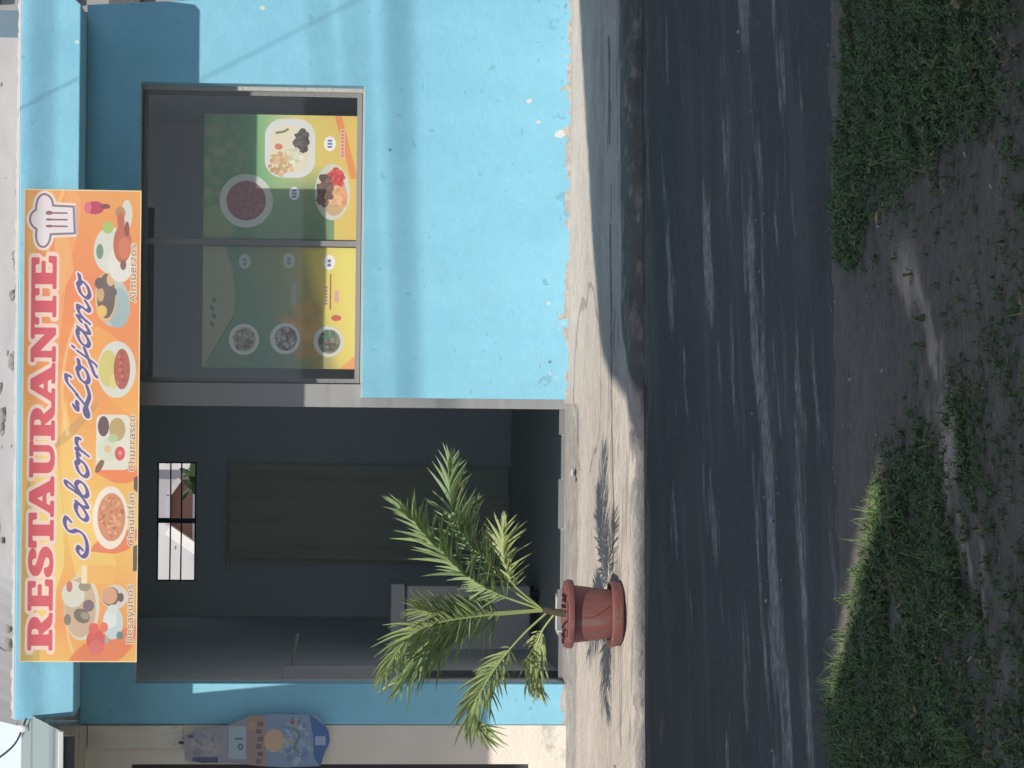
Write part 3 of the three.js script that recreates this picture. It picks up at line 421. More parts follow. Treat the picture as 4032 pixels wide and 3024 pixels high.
// ---------------------------------------------------------------- potted palm
{
  const ZP = 1.60, base = P(606, 2466, ZP), py = -SLOPE * ZP + 0.003;
  const t = thing('potted_palm', 'young feathery palm in a terracotta plastic pot at the pavement edge', 'potted plant', [base.x, py, ZP]);
  const terra = M(null, { map: colourMap(512, 256, 0, 1, 0, 1, (x, y) => { const k = 0.85 + 0.3 * fbm(x * 20, y * 12, 4); const d = sstep(0.6, 0.75, fbm(x * 24 + 5, y * 9, 4)) * 0.5; return [0.215 * k * (1 - d) + 0.2 * d, 0.078 * k * (1 - d) + 0.16 * d, 0.068 * k * (1 - d) + 0.15 * d]; }), roughness: 0.6 });
  const lathe = (pts) => new THREE.LatheGeometry(pts.map(([r, y]) => new THREE.Vector2(r, y)), 56);
  const pot = mesh('pot', lathe([[0.0, 0.03], [0.112, 0.03], [0.116, 0.04], [0.141, 0.245], [0.138, 0.25], [0.13, 0.25], [0.12, 0.215], [0.10, 0.06], [0, 0.06]]), terra, t);
  mesh('rim', lathe([[0.136, 0.236], [0.160, 0.234], [0.165, 0.240], [0.166, 0.262], [0.161, 0.268], [0.146, 0.268], [0.139, 0.262], [0.136, 0.236]]), terra, pot);
  for (let k = 0; k < 22; k++) { const a = k / 22 * Math.PI * 2; mesh('rim_knob', new RoundedBoxGeometry(rr(0.026, 0.042), rr(0.008, 0.016), 0.014, 2, 0.005).translate(0, rr(0.268, 0.275), 0.152).rotateY(a + rr(-0.03, 0.03)), terra, pot); }
  mesh('saucer', lathe([[0.0, 0.012], [0.128, 0.012], [0.140, 0.020], [0.149, 0.052], [0.155, 0.056], [0.160, 0.050], [0.158, 0.036], [0.150, 0.010], [0.145, 0.0], [0, 0.0]]), terra, t);
  mesh('soil', lathe([[0, 0.236], [0.06, 0.238], [0.127, 0.226]]), M([0.05, 0.04, 0.032], { roughness: 1, bumpMap: gritBump, bumpScale: 0.02 }), pot);
  mesh('fold', tube([[-0.012, 0.195, 0.1355], [-0.002, 0.15, 0.131], [0.02, 0.11, 0.124], [0.045, 0.07, 0.112]], 0.004, 16, 5), terra, pot);
  // stem and fronds, traced in the pot's plane and given depth
  const loc = (x, y, dz) => { const q = P(3024 - (1800 + y / 1.508), 1400 + x / 1.508, ZP + dz); return new THREE.Vector3(q.x - base.x, q.y - py, q.z - ZP); };
  const crown = loc(1110, 905, 0);
  mesh('stem', tube([new THREE.Vector3(0.0, 0.23, 0), new THREE.Vector3(0.004, 0.29, 0.0), crown.clone().add(new THREE.Vector3(0, 0.0, 0))], 0.017, 10, 8), M([0.15, 0.13, 0.07], { bumpMap: gritBump, bumpScale: 0.02 }), t);
  const stalk = M([0.34, 0.40, 0.16], { roughness: 0.5 });
  const leafMats = [[0.27, 0.37, 0.15], [0.23, 0.33, 0.14], [0.33, 0.42, 0.17], [0.38, 0.44, 0.18]].map((c) => { const m = new THREE.MeshPhysicalMaterial({ roughness: 0.6, side: THREE.DoubleSide, transmission: 0.22, thickness: 0 }); m.color.setRGB(...c); return m; });
  const leafGeo = (() => { // unit leaflet along +y, folded along its midrib, drooping a little
    const n = 5, p = [], ix = []; for (let k = 0; k <= n; k++) { const s = k / n, w = 0.5 * Math.sin(Math.PI * Math.min(1, 0.12 + 0.88 * s)) * (1 - 0.35 * s) + 0.02; p.push(-w, s, 0.35 * w - 0.18 * s * s, 0, s, -0.18 * s * s, w, s, 0.35 * w - 0.18 * s * s); }
    for (let k = 0; k < n; k++) { const a = k * 3; ix.push(a, a + 1, a + 3, a + 1, a + 4, a + 3, a + 1, a + 2, a + 4, a + 2, a + 5, a + 4); }
    const g = new THREE.BufferGeometry(); g.setAttribute('position', new THREE.Float32BufferAttribute(p, 3)); g.setIndex(ix); g.computeVertexNormals(); return g; })();
  // traced points, depth at the tip, leaflet start, leaflet length, leaflets per side, side bias (both), tone
  const F = [
    { p: [[1105, 900], [860, 690], [660, 480], [580, 300], [556, 50]], dz: 0.10, s0: 0.42, len: 0.17, n: 19, tone: 1 },
    { p: [[1105, 905], [820, 800], [650, 690], [500, 540], [360, 390], [278, 320]], dz: 0.16, s0: 0.30, len: 0.17, n: 20, tone: 0 },
    { p: [[1100, 905], [900, 760], [740, 560], [640, 400], [700, 280]], dz: -0.14, s0: 0.4, len: 0.12, n: 13, tone: 1 },
    { p: [[1110, 905], [800, 925], [560, 938], [460, 925], [362, 898]], dz: 0.06, s0: 0.62, len: 0.13, n: 11, tone: 3 },
    { p: [[1110, 910], [720, 945], [490, 985], [340, 1050], [230, 1180], [175, 1280]], dz: 0.18, s0: 0.36, len: 0.17, n: 18, tone: 2 },
    { p: [[1112, 912], [760, 950], [560, 1010], [420, 1110], [300, 1260], [240, 1345]], dz: -0.08, s0: 0.34, len: 0.19, n: 18, tone: 1 },
    { p: [[1130, 930], [1000, 1050], [870, 1200], [770, 1350], [690, 1540], [780, 1650]], dz: 0.16, s0: 0.42, len: 0.16, n: 17, tone: 2 },
    { p: [[1180, 935], [1110, 1030], [1070, 1140], [1030, 1260], [1060, 1390]], dz: -0.05, s0: 0.34, len: 0.13, n: 13, tone: 3 },
    { p: [[1095, 890], [1010, 820], [930, 740], [890, 600], [880, 440]], dz: 0.20, s0: 0.45, len: 0.15, n: 12, tone: 3 },
  ];
  let total = 0;
  F.forEach((f, fi) => {
    const pts = f.p.map(([x, y], k) => loc(x, y, f.dz * Math.pow(k / (f.p.length - 1), 1.3)));
    const cv = new THREE.CatmullRomCurve3(pts);
    // tapered rachis
    const seg = 26, rg = new THREE.TubeGeometry(cv, seg, 1, 6), rp = rg.attributes.position, cen = new THREE.Vector3();
    for (let i = 0; i < rp.count; i++) { const k = Math.floor(i / 7) / seg; cv.getPointAt(Math.min(1, k), cen); const r = 0.0062 * (1 - 0.78 * k) + 0.0008; rp.setXYZ(i, cen.x + (rp.getX(i) - cen.x) * r, cen.y + (rp.getY(i) - cen.y) * r, cen.z + (rp.getZ(i) - cen.z) * r); }
    rg.computeVertexNormals();
    const fr = mesh('frond', rg, stalk, t);
    const len = cv.getLength();
    const rest = [], nn2 = Math.round(f.n * 2.6); f.s0 = Math.max(0.2, f.s0 - 0.1);
    for (let k = 0; k < nn2; k++) for (const side of [-1, 1]) {
      const single = k % 2 === 0 && total < 296; if (single) total++;
      const s = f.s0 + (1 - f.s0) * (k + rr(0.1, 0.9)) / nn2, o = cv.getPointAt(Math.min(0.995, s)), T = cv.getTangentAt(Math.min(0.995, s));
      const up = new THREE.Vector3(0.15, 1, 0.55).normalize(), lat = new THREE.Vector3().crossVectors(T, up).normalize().multiplyScalar(side), nn = new THREE.Vector3().crossVectors(lat, T).normalize();
      const q = (s - f.s0) / (1 - f.s0), ang = (1.0 - 0.62 * q) * rr(0.6, 1.2), L = 1.18 * f.len * (0.36 + 0.82 * Math.sin(Math.PI * (0.16 + 0.74 * q))) * (rnd() < 0.1 ? rr(0.35, 0.6) : rr(0.75, 1.1));
      const dir = T.clone().multiplyScalar(Math.cos(ang)).addScaledVector(lat, Math.sin(ang)).addScaledVector(nn, rr(-0.25, 0.3)).add(new THREE.Vector3(rr(-0.12, 0.12), -0.38 * rnd(), rr(-0.15, 0.15))).normalize();
      const Z = nn.clone().addScaledVector(dir, -nn.dot(dir)).normalize(), X = new THREE.Vector3().crossVectors(dir, Z);
      const m = new THREE.Matrix4().makeBasis(X.multiplyScalar(rr(0.0065, 0.0115)), dir.clone().multiplyScalar(L), Z.multiplyScalar(L * 0.5)); m.setPosition(o);
      if (!single) { const g2 = leafGeo.clone(); g2.applyMatrix4(m); rest.push(g2); continue; }
      const leaf = shade(new THREE.Mesh(leafGeo, leafMats[rnd() < 0.62 ? f.tone : Math.floor(rnd() * 4)])); leaf.name = 'leaflet'; leaf.matrixAutoUpdate = true; m.decompose(leaf.position, leaf.quaternion, leaf.scale); fr.add(leaf);
    }
    if (rest.length) mesh('fine_leaflets', mergeGeometries(rest), leafMats[f.tone], fr).userData.kind = 'stuff';
  });
}

// ---------------------------------------------------------------- neighbouring house on the cream side, with its tin awning
{
  const h = thing('cream_house', 'cream plastered house adjoining the blue pillar, with dark doorway', 'building', [0, 0, 0]);
  const ox = P(14, 1500, 0).x, oy1 = P(10, 515, 0).y, oy0 = P(10, 2088, 0).y;
  mesh('wall', extrude([[-6, -0.2], [XL - 0.003, -0.2], [XL - 0.003, 2.78], [-6, 2.78]], 0.2, -0.206, [[[ox - 1.0, oy0], [ox - 1.0, oy1], [ox, oy1], [ox, oy0]]], 0.004), creamPaint, h);
  mesh('pilaster', bx(P(80, 900, 0).x, XL - 0.006, P(80, 720, 0).y, P(80, 345, 0).y, -0.01, 0.022, 0.004), creamPaint, h);
  mesh('lintel', bx(-6, XL - 0.006, P(80, 345, 0).y + 0.003, 2.70, -0.01, 0.018, 0.004), creamPaint, h);
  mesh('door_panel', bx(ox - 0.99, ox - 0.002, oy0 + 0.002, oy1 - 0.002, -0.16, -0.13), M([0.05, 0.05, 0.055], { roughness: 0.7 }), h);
  mesh('rear_wall', bx(-6, XL - 0.003, -0.2, 2.78, -4, -3.8), creamPaint, h); mesh('flat_roof', bx(-6, XL - 0.003, 2.785, 2.86, -4, -0.004), rawConcrete, h);
  const aw = thing('sheet_awning', 'grey green sheet metal awning sloping over the cream house front', 'awning', [0, 0, 0]);
  const bk = P(184, 96, 0.02).add(new THREE.Vector3(0.058, 0, 0)), fr = P(144, 226, 1.6);
  const sheetMat = M([0.27, 0.32, 0.29], { roughness: 0.75, bumpMap: plasterBump, bumpScale: 0.006 });
  const at = (t) => [bk.x + (fr.x - bk.x) * t, bk.y + (fr.y - bk.y) * t, 0.02 + 1.58 * t];
  [[0, 0.36], [0.34, 0.70], [0.68, 1]].forEach(([t0, t1], k) => { const a = at(t0), b = at(t1), up = 0.02 * (k - 1), g = grid(40, 4, (s, q) => { const x1 = a[0] + (b[0] - a[0]) * q; return [x1 - 3.8 * (1 - s), a[1] + (b[1] - a[1]) * q + 0.014 * (1 - q) - 0.01 * k + 0.006 * (fbm(s * 30, q * 2 + k, 3) - 0.5), a[2] + (b[2] - a[2]) * q]; }); mesh('roof_sheet', g, sheetMat, aw); });
  mesh('front_trim', bx(-5.5, fr.x, fr.y - 0.03, fr.y - 0.004, 1.585, 1.61, 0.004), M([0.62, 0.64, 0.63], { roughness: 0.6 }), aw);
  mesh('front_beam', bx(-5.6, fr.x - 0.03, fr.y - 0.075, fr.y - 0.02, 1.50, 1.545), darkMetal, aw);
  for (let k = 0; k < 4; k++) { const x = fr.x - 0.12 - k * 1.2; mesh('rafter', tube([[x, bk.y - 0.035, 0.01], [x, (bk.y + fr.y) / 2 - 0.04, 0.8], [x, fr.y - 0.045, 1.52]], 0.014, 4, 6), darkMetal, aw); }
}
// hanging ice cream style price board on the cream wall
{
  const z = 0.055, q = (u, v) => { const p = P(u, v, z); return [p.x, p.y]; };
  const out = [q(30, 728), q(120, 722), q(150, 770), q(165, 890), q(205, 985), q(212, 1075), q(210, 1200), q(208, 1250), q(150, 1292), q(105, 1300), q(60, 1278), q(8, 1262), q(2, 1120), q(10, 1000), q(22, 900), q(20, 800)];
  const tex = canvasTex(384, 1024, (g) => {
    const X = (u) => (u + 6) / 226 * 384, Y = (v) => (v - 712) / 596 * 1024;
    g.fillStyle = '#8a93a4'; g.fillRect(0, 0, 384, 1024);
    g.fillStyle = '#9c9ca6'; g.fillRect(0, 0, 384, Y(895)); speck(g, X(90), Y(810), 90, 110, 60, ['#a3a2ae', '#85889a', '#aaa68e', '#8f94a8', '#b4aeb8'], 14);
    g.fillStyle = '#3f4a74'; g.fillRect(X(118), Y(740), 20, 40); g.fillRect(X(20), Y(760), 40, 170);
    g.fillStyle = '#a6c4cc'; g.fillRect(X(35), Y(900), X(165) - X(35), Y(968) - Y(900)); g.strokeStyle = '#3a6f80'; g.lineWidth = 12; g.beginPath(); g.ellipse(X(84), Y(947), 16, 14, 0, 0, 7); g.stroke(); g.fillStyle = '#3a6f80'; g.fillRect(X(112), Y(925), 12, 54);
    g.fillStyle = '#a1867f'; g.fillRect(0, Y(970), 384, Y(1045) - Y(970)); g.fillStyle = '#6b545c'; for (let k = 0; k < 6; k++) g.fillRect(40 + k * 50, Y(1008) + (k % 2) * 10, 30, 36); g.fillStyle = '#b59a70'; g.fillRect(X(150), Y(975), 60, 50);
    g.fillStyle = '#7798bb'; g.fillRect(0, Y(1045), 384, 1024 - Y(1045)); speck(g, X(110), Y(1160), 150, 110, 70, ['#8fb0ca', '#6a8fb8', '#a6bcc8', '#5c82b0', '#98a8a4'], 12);
    g.fillStyle = '#d8b48c'; g.beginPath(); g.ellipse(X(108), Y(1078), 78, 66, 0, 0, 7); g.fill();
    g.fillStyle = '#4a6f62'; g.lineWidth = 14; g.strokeStyle = '#5f766c'; g.beginPath(); g.moveTo(X(60), Y(1180)); g.bezierCurveTo(X(100), Y(1120), X(110), Y(1220), X(160), Y(1150)); g.stroke();
    g.fillStyle = '#b04a58'; g.fillRect(X(172), Y(1140), 26, 30);
    g.fillStyle = '#2f5ea6'; g.beginPath(); g.moveTo(X(214), Y(1215)); g.lineTo(X(150), Y(1300)); g.lineTo(X(60), Y(1290)); g.lineTo(0, Y(1270)); g.lineTo(X(40), Y(1235)); g.lineTo(X(120), Y(1232)); g.fill(); g.fillStyle = '#9fb6dc'; g.fillRect(X(90), Y(1240), 60, 70); g.globalAlpha = 0.28; g.fillStyle = '#b9b4b0'; g.fillRect(0, 0, 384, 1024); g.globalAlpha = 1;
  });
  const s = thing('price_board', 'faded blue and grey hanging price board with round beige disc on cream wall', 'sign', [0, 0, 0]);
  const g = extrude(out, 0.012, z - 0.012), p = g.attributes.position, uv = g.attributes.uv, a = q(-6, 1308), b = q(220, 712);
  for (let i = 0; i < p.count; i++) uv.setXY(i, (p.getX(i) - a[0]) / (b[0] - a[0]), (p.getY(i) - a[1]) / (b[1] - a[1]));
  mesh('board', g, M(null, { map: tex, roughness: 0.6 }), s);
  mesh('hanger', tube([[out[1][0] - 0.03, out[1][1] - 0.02, z - 0.012], [out[1][0] - 0.03, out[1][1] + 0.02, z - 0.03], [out[1][0] - 0.03, out[1][1] + 0.03, 0.0]], 0.006, 8, 6), darkMetal, s);
  mesh('spacer', bx(out[5][0] - 0.2, out[5][0] - 0.06, out[6][1], out[6][1] + 0.05, 0.0, z - 0.012), darkMetal, s);
}
// block-built house behind the other end
{
  const h = thing('block_house', 'unplastered grey concrete block house behind the blue wall end', 'building', [0, 0, 0]);
  const bm = [[0.13, 0.125, 0.13], [0.16, 0.15, 0.15], [0.19, 0.18, 0.18]].map((c) => M(c, { roughness: 0.95, bumpMap: gritBump, bumpScale: 0.012 }));
  const blk = new RoundedBoxGeometry(0.385, 0.178, 0.14, 1, 0.006);
  mesh('mortar_core', bx(2.06, 5.2, -0.4, 3.36, -2.1, -0.83), M([0.36, 0.35, 0.34], { roughness: 1 }), h);
  for (let r = 0; r < 19; r++) for (let k = 0; k < 7; k++) { const o = mesh('concrete_block', blk, bm[Math.floor(rnd() * 3)], h); o.position.set(2.28 + k * 0.41 + (r % 2) * 0.205, -0.3 + r * 0.195, -0.835 + rr(-0.006, 0.006)); }
}

// ---------------------------------------------------------------- behind the building: houses and dry hillside
{
  const z = -13, pk = thing('pink_house', 'small pink gabled house with white roof edge seen through back window', 'building', [0, 0, 0]);
  const q = (u, v) => { const p = P(u, v, z); return [p.x, p.y]; };
  const wl = [q(880, 790), q(959, 676), q(1075, 676), q(1136, 720), q(1146, 790)].map(([x, y]) => [x, y]); wl[0][1] -= 0.0;
  mesh('wall', extrude([[wl[0][0], -0.5], wl[0], wl[1], wl[2], wl[3], wl[4], [wl[4][0], -0.5]], 4, z - 4), M([0.46, 0.25, 0.20], { roughness: 0.9 }), pk);
  const edge = (a, b, w) => { const dx = b[0] - a[0], dy = b[1] - a[1], l = Math.hypot(dx, dy), nx = -dy / l * w, ny = dx / l * w; return extrude([a, b, [b[0] + nx, b[1] + ny], [a[0] + nx, a[1] + ny]], 4.3, z - 4.05); };
  mesh('roof_edge', edge(wl[0], wl[1], 0.1), M([0.75, 0.72, 0.68]), pk); mesh('roof', edge(wl[1], wl[2], 0.05), M([0.40, 0.38, 0.40]), pk); mesh('roof', edge(wl[2], wl[3], 0.05), M([0.42, 0.40, 0.38]), pk);
  mesh('trim', bx(wl[0][0], wl[4][0] - 0.05, q(900, 775)[1], q(900, 758)[1], z, z + 0.06), M([0.72, 0.68, 0.62]), pk);
}
{
  const z = -22, gh = thing('grey_house', 'plain grey house wall rising behind the pink house', 'building', [0, 0, 0]);
  const a = P(968, 760, z), b = P(1078, 560, z);
  mesh('wall', bx(a.x, b.x + 0.2, -0.5, b.y, z - 4, z), M([0.36, 0.34, 0.36], { roughness: 0.9 }), gh); mesh('roof', bx(a.x - 0.1, b.x + 0.3, b.y + 0.004, b.y + 0.12, z - 4.1, z + 0.15), M([0.3, 0.29, 0.3]), gh);
}
{ // leafy shrub near the back window
  const z = -9, c = P(1178, 800, z), sh = thing('leafy_shrub', 'dark leafy shrub outside the back window', 'shrub', [c.x, -0.5, z]);
  mesh('stem', tube([[0, 0, 0], [0.03, 1.2, 0.02], [0, c.y + 0.3, 0]], 0.025, 10, 6), M([0.08, 0.06, 0.04]), sh);
  const leaf = new THREE.CircleGeometry(0.05, 6); leaf.scale(0.6, 1.3, 1); const parts = [];
  for (let k = 0; k < 160; k++) { const g = leaf.clone(); g.rotateX(rr(-1.2, 1.2)); g.rotateY(rr(0, 6.28)); g.rotateZ(rr(0, 6.28)); const a = rr(0, 6.28), r = Math.sqrt(rnd()) * 0.26; g.translate(r * Math.cos(a), c.y + 0.5 + rr(-0.35, 0.16), r * Math.sin(a)); parts.push(g); }
  mesh('foliage', mergeGeometries(parts), M([0.06, 0.10, 0.04], { roughness: 0.8 }), sh);
}
const hillY = (x, z) => { const d = -z - 26; return -0.6 + (d < 0 ? 0 : 34 * (1 - Math.exp(-d / 55)) * sstep(-0.03, 0.05, x / (16 - z) + 0.122 + 0.01 * Math.sin(z * 0.2)) + 6 * (fbm(x * 0.05, z * 0.05, 4) - 0.5) * sstep(0, 20, d)); };
struct('hillside', grid(120, 60, (s, t) => { const z = -26 - 150 * t * t - 10 * t, x = (s - 0.5) * (60 + 200 * t); return [x, hillY(x, z), z]; }),
  M(null, { map: colourMap(1024, 1024, -60, 60, -120, 0, (x, z) => { const k = 0.85 + 0.3 * fbm(x * 0.4, z * 0.4, 5) + 0.25 * (fbm(x * 2.2, z * 2.2, 3) - 0.5); return [0.37 * k, 0.35 * k, 0.335 * k]; }), roughness: 1 }));
{ // scrub scattered over the hill, far off
  const g = new THREE.IcosahedronGeometry(1, 2), p = g.attributes.position; for (let i = 0; i < p.count; i++) { const k = 0.7 + 0.7 * fbm(p.getX(i) * 2 + 5, p.getY(i) * 2 + p.getZ(i) * 3, 3); p.setXYZ(i, p.getX(i) * k, p.getY(i) * k * 0.7, p.getZ(i) * k); } g.computeVertexNormals();
  const N = 2600, im = new THREE.InstancedMesh(g, M([0.25, 0.24, 0.225], { roughness: 1 }), N), m = new THREE.Matrix4(), q = new THREE.Quaternion();
  for (let k = 0; k < N; k++) { const t = rnd(), z = -32 - 70 * t, x0 = rr(-0.5, 0.5) * (14 + 22 * t), x = x0, s = rr(0.04, 0.14) * (0.6 + t) * (0.4 + 1.4 * sstep(0.4, 0.65, fbm(x0 * 0.9, z * 0.6, 3))); q.setFromAxisAngle(new THREE.Vector3(0, 1, 0), rr(0, 6.28)); m.compose(new THREE.Vector3(x, hillY(x, z) + s * 0.2, z), q, new THREE.Vector3(s, s * rr(0.6, 1.1), s)); im.setMatrixAt(k, m); }
  im.name = 'hillside_scrub'; im.userData.kind = 'stuff'; tag(im, 'grey scrub dotted over the pale dry hillside', 'scrub'); shade(im); scene.add(im);
}

// ---------------------------------------------------------------- what shades the street: an added unseen roof, behind and above the viewer
{
  const RY = 7, tS = (RY + 0.12) / 1.33, sh = ([x, z]) => [x - 0.1 * tS, z + tS];
  // outline of the shade read from the pavement, moved up along the sun's rays
  const line = [[6.5, -1.35], [2.6, 0.02], [1.95, 0.26], [0.67, 0.73], [0.17, 1.0], [0.03, 1.29], [-0.07, 1.70], [-0.3, 1.84], [-2.5, 2.12], [-9, 2.9]].map(sh);
  const out = [...line, [-10, 22], [8, 22]].map(([x, z]) => [x, -z]);
  const slot = [[-1.0, 6.38], [-0.89, 6.22], [-0.19, 7.07], [-0.31, 7.25]].map(([x, z]) => { const k = (RY + 0.2) / 1.33; return [x - 0.1 * k, -(z + k)]; });  // hole cut in the added roof to let a sun strip onto the grass
  const g = (() => { const s = new THREE.Shape(out.map(([x, y]) => new THREE.Vector2(x, y))); s.holes.push(new THREE.Path(slot.map(([x, y]) => new THREE.Vector2(x, y)))); const e = new THREE.ExtrudeGeometry(s, { depth: 0.06, bevelEnabled: false }); e.rotateX(-Math.PI / 2); e.translate(0, RY, 0); return e; })();
  const r = thing('added_shade_roof', 'added unseen roof on posts shaped to shade the street and verge', 'roof', [0, 0, 0]);
  mesh('roof_sheet', g, M([0.30, 0.31, 0.32], { roughness: 0.7 }), r);
  for (const [x, z] of [[-9, 10.2], [5.6, 6.2], [-9, 21], [7, 21]]) mesh('post', new THREE.CylinderGeometry(0.09, 0.1, RY + 0.5, 14).translate(x, (RY - 0.5) / 2, z), darkMetal, r);
}
// cables over the street; only their soft shadows reach the facade
{
  const poles = [];
  for (const x of [-13, 11]) { const t = thing('utility_pole', x < 0 ? 'concrete utility pole beyond the cream house' : 'concrete utility pole beyond the block house', 'utility pole', [x, -0.5, 5.6], 'utility poles along the street'); mesh('pole', new THREE.CylinderGeometry(0.09, 0.16, 12.4, 14).translate(0, 6.2, 0), rawConcrete, t); mesh('crossarm', bx(-0.05, 0.05, 11.2, 11.35, -1.2, 2.6), darkMetal, t); poles.push(t); }
  // each: shadow height on the plane at z = zw for two x positions, distance along the ray
  const mk = (yl, yr, zw, k, r, label) => { const a = [-1.9, yl], b = [2.0, yr], f = (x) => { const y = a[1] + (b[1] - a[1]) * (x + 0.1 * k - a[0]) / (b[0] - a[0]); return new THREE.Vector3(x, y + 1.33 * k, zw + k); };
    const sag = (x) => 0.0; tag(mesh('power_cable', tube([f(-13), f(-6), f(0), f(5), f(11)], r, 40, 6), cableMat), label, 'cable', 'cables over the street'); };
  mk(0.80, 0.93, 0, 7.2, 0.022, 'thick black cable bundle strung highest across the street');
  mk(0.90, 1.17, 0, 6.6, 0.010, 'thin black cable strung just below the thick bundle');
  mk(1.02, 1.36, 0, 6.0, 0.008, 'thin black cable strung lowest over the street');
  mk(2.80, 2.775, SLABZ, 6.2, 0.017, 'black cable strung level above the roof edge');
  // service wire dropping steeply past the wall end
  const K2 = (x, y, zw, zz) => new THREE.Vector3(x - 0.1 * (zz - zw), y + 1.33 * (zz - zw), zz);
  const A = K2(1.40, 2.87, SLABZ, 2.0), B = K2(2.02, 1.20, 0, 2.0), dir = B.clone().sub(A);
  tag(mesh('service_wire', tube([A.clone().addScaledVector(dir, -2.2), A.clone().addScaledVector(dir, -1), A, B, B.clone().addScaledVector(dir, 0.6)], 0.0026, 40, 6), cableMat), 'thin service wire dropping towards the blue wall end', 'wire');
  // wire clipped to the roof corner by the cream house
  const w = (u, v, z) => P(u, v, z);
  const sw = thing('corner_wire', 'slack wire clipped to the roof corner with a white insulator', 'wire', [0, 0, 0]);
  mesh('wire', tube([w(20, -30, -1.0), w(100, 62, -0.1), w(196, 104, 0.452)], 0.006, 30, 6), cableMat, sw);
  mesh('insulator', new THREE.SphereGeometry(0.026, 12, 8).scale(0.8, 1.2, 0.8).translate(...w(156, 88, 0.34).toArray()), M([0.8, 0.8, 0.78], { roughness: 0.3 }), sw);
}

// ---------------------------------------------------------------- grass, litter, stones
{
  const blades = []; for (let k = 0; k < 7; k++) {
    const n = 4, p = [], ix = [], a = rr(0, 6.28), lean = rr(0.25, 0.95), h = rr(0.5, 1), w = rr(0.035, 0.075), ox = rr(-0.35, 0.35), oz = rr(-0.35, 0.35);
    for (let i = 0; i <= n; i++) { const s = i / n, b = lean * s * s * h, ww = w * (1 - s * 0.92); p.push(ox + Math.cos(a) * b - Math.sin(a) * ww, h * s * (1 - 0.25 * lean * s), oz + Math.sin(a) * b + Math.cos(a) * ww, ox + Math.cos(a) * b + Math.sin(a) * ww, h * s * (1 - 0.25 * lean * s), oz + Math.sin(a) * b - Math.cos(a) * ww); }
    for (let i = 0; i < n; i++) { const q = i * 2; ix.push(q, q + 1, q + 2, q + 1, q + 3, q + 2); }
    const g = new THREE.BufferGeometry(); g.setAttribute('position', new THREE.Float32BufferAttribute(p, 3)); g.setIndex(ix); g.computeVertexNormals(); blades.push(g);
  }
  for (let k = 0; k < 5; k++) { const g = new THREE.CircleGeometry(1, 7); g.scale(rr(0.06, 0.10), rr(0.09, 0.16), 1); g.rotateX(-Math.PI / 2 + rr(-0.7, 0.7)); g.rotateY(rr(0, 6.28)); g.translate(rr(-0.5, 0.5), rr(0.15, 0.5), rr(-0.5, 0.5)); g.deleteAttribute('uv'); blades.push(g); }
  const g = mergeGeometries(blades), spots = [];
  for (let k = 0; k < 130000 && spots.length < 34000; k++) { const x = rr(-2.6, 2.6), z = rr(5.6, 9.6); if (rnd() < grassMask(x, z)) spots.push([x, z]); }
  const im = new THREE.InstancedMesh(g, M([1, 1, 1], { roughness: 0.75 }), spots.length), m = new THREE.Matrix4(), q = new THREE.Quaternion(), c = new THREE.Color();
  spots.forEach(([x, z], k) => { const big = fbm(x * 2.5 + 4, z * 2.5, 3), s = rr(0.022, 0.048) * (0.6 + 0.8 * big) * (rnd() < 0.08 ? 1.5 : 1); q.setFromEuler(new THREE.Euler(rr(-0.3, 0.3), rr(0, 6.28), rr(-0.3, 0.3))); m.compose(new THREE.Vector3(x, vergeY(x, z) - 0.003, z), q, new THREE.Vector3(s, s * rr(0.7, 1.25), s)); im.setMatrixAt(k, m); const t = rnd(), dry = rnd() < 0.07; c.setRGB(dry ? 0.24 : 0.06 + 0.065 * t, dry ? 0.21 : 0.105 + 0.085 * t, dry ? 0.11 : 0.036 + 0.028 * t); im.setColorAt(k, c); });
  im.name = 'grass'; im.userData.kind = 'stuff'; tag(im, 'short scruffy green grass on the verge', 'grass'); shade(im); scene.add(im);
}
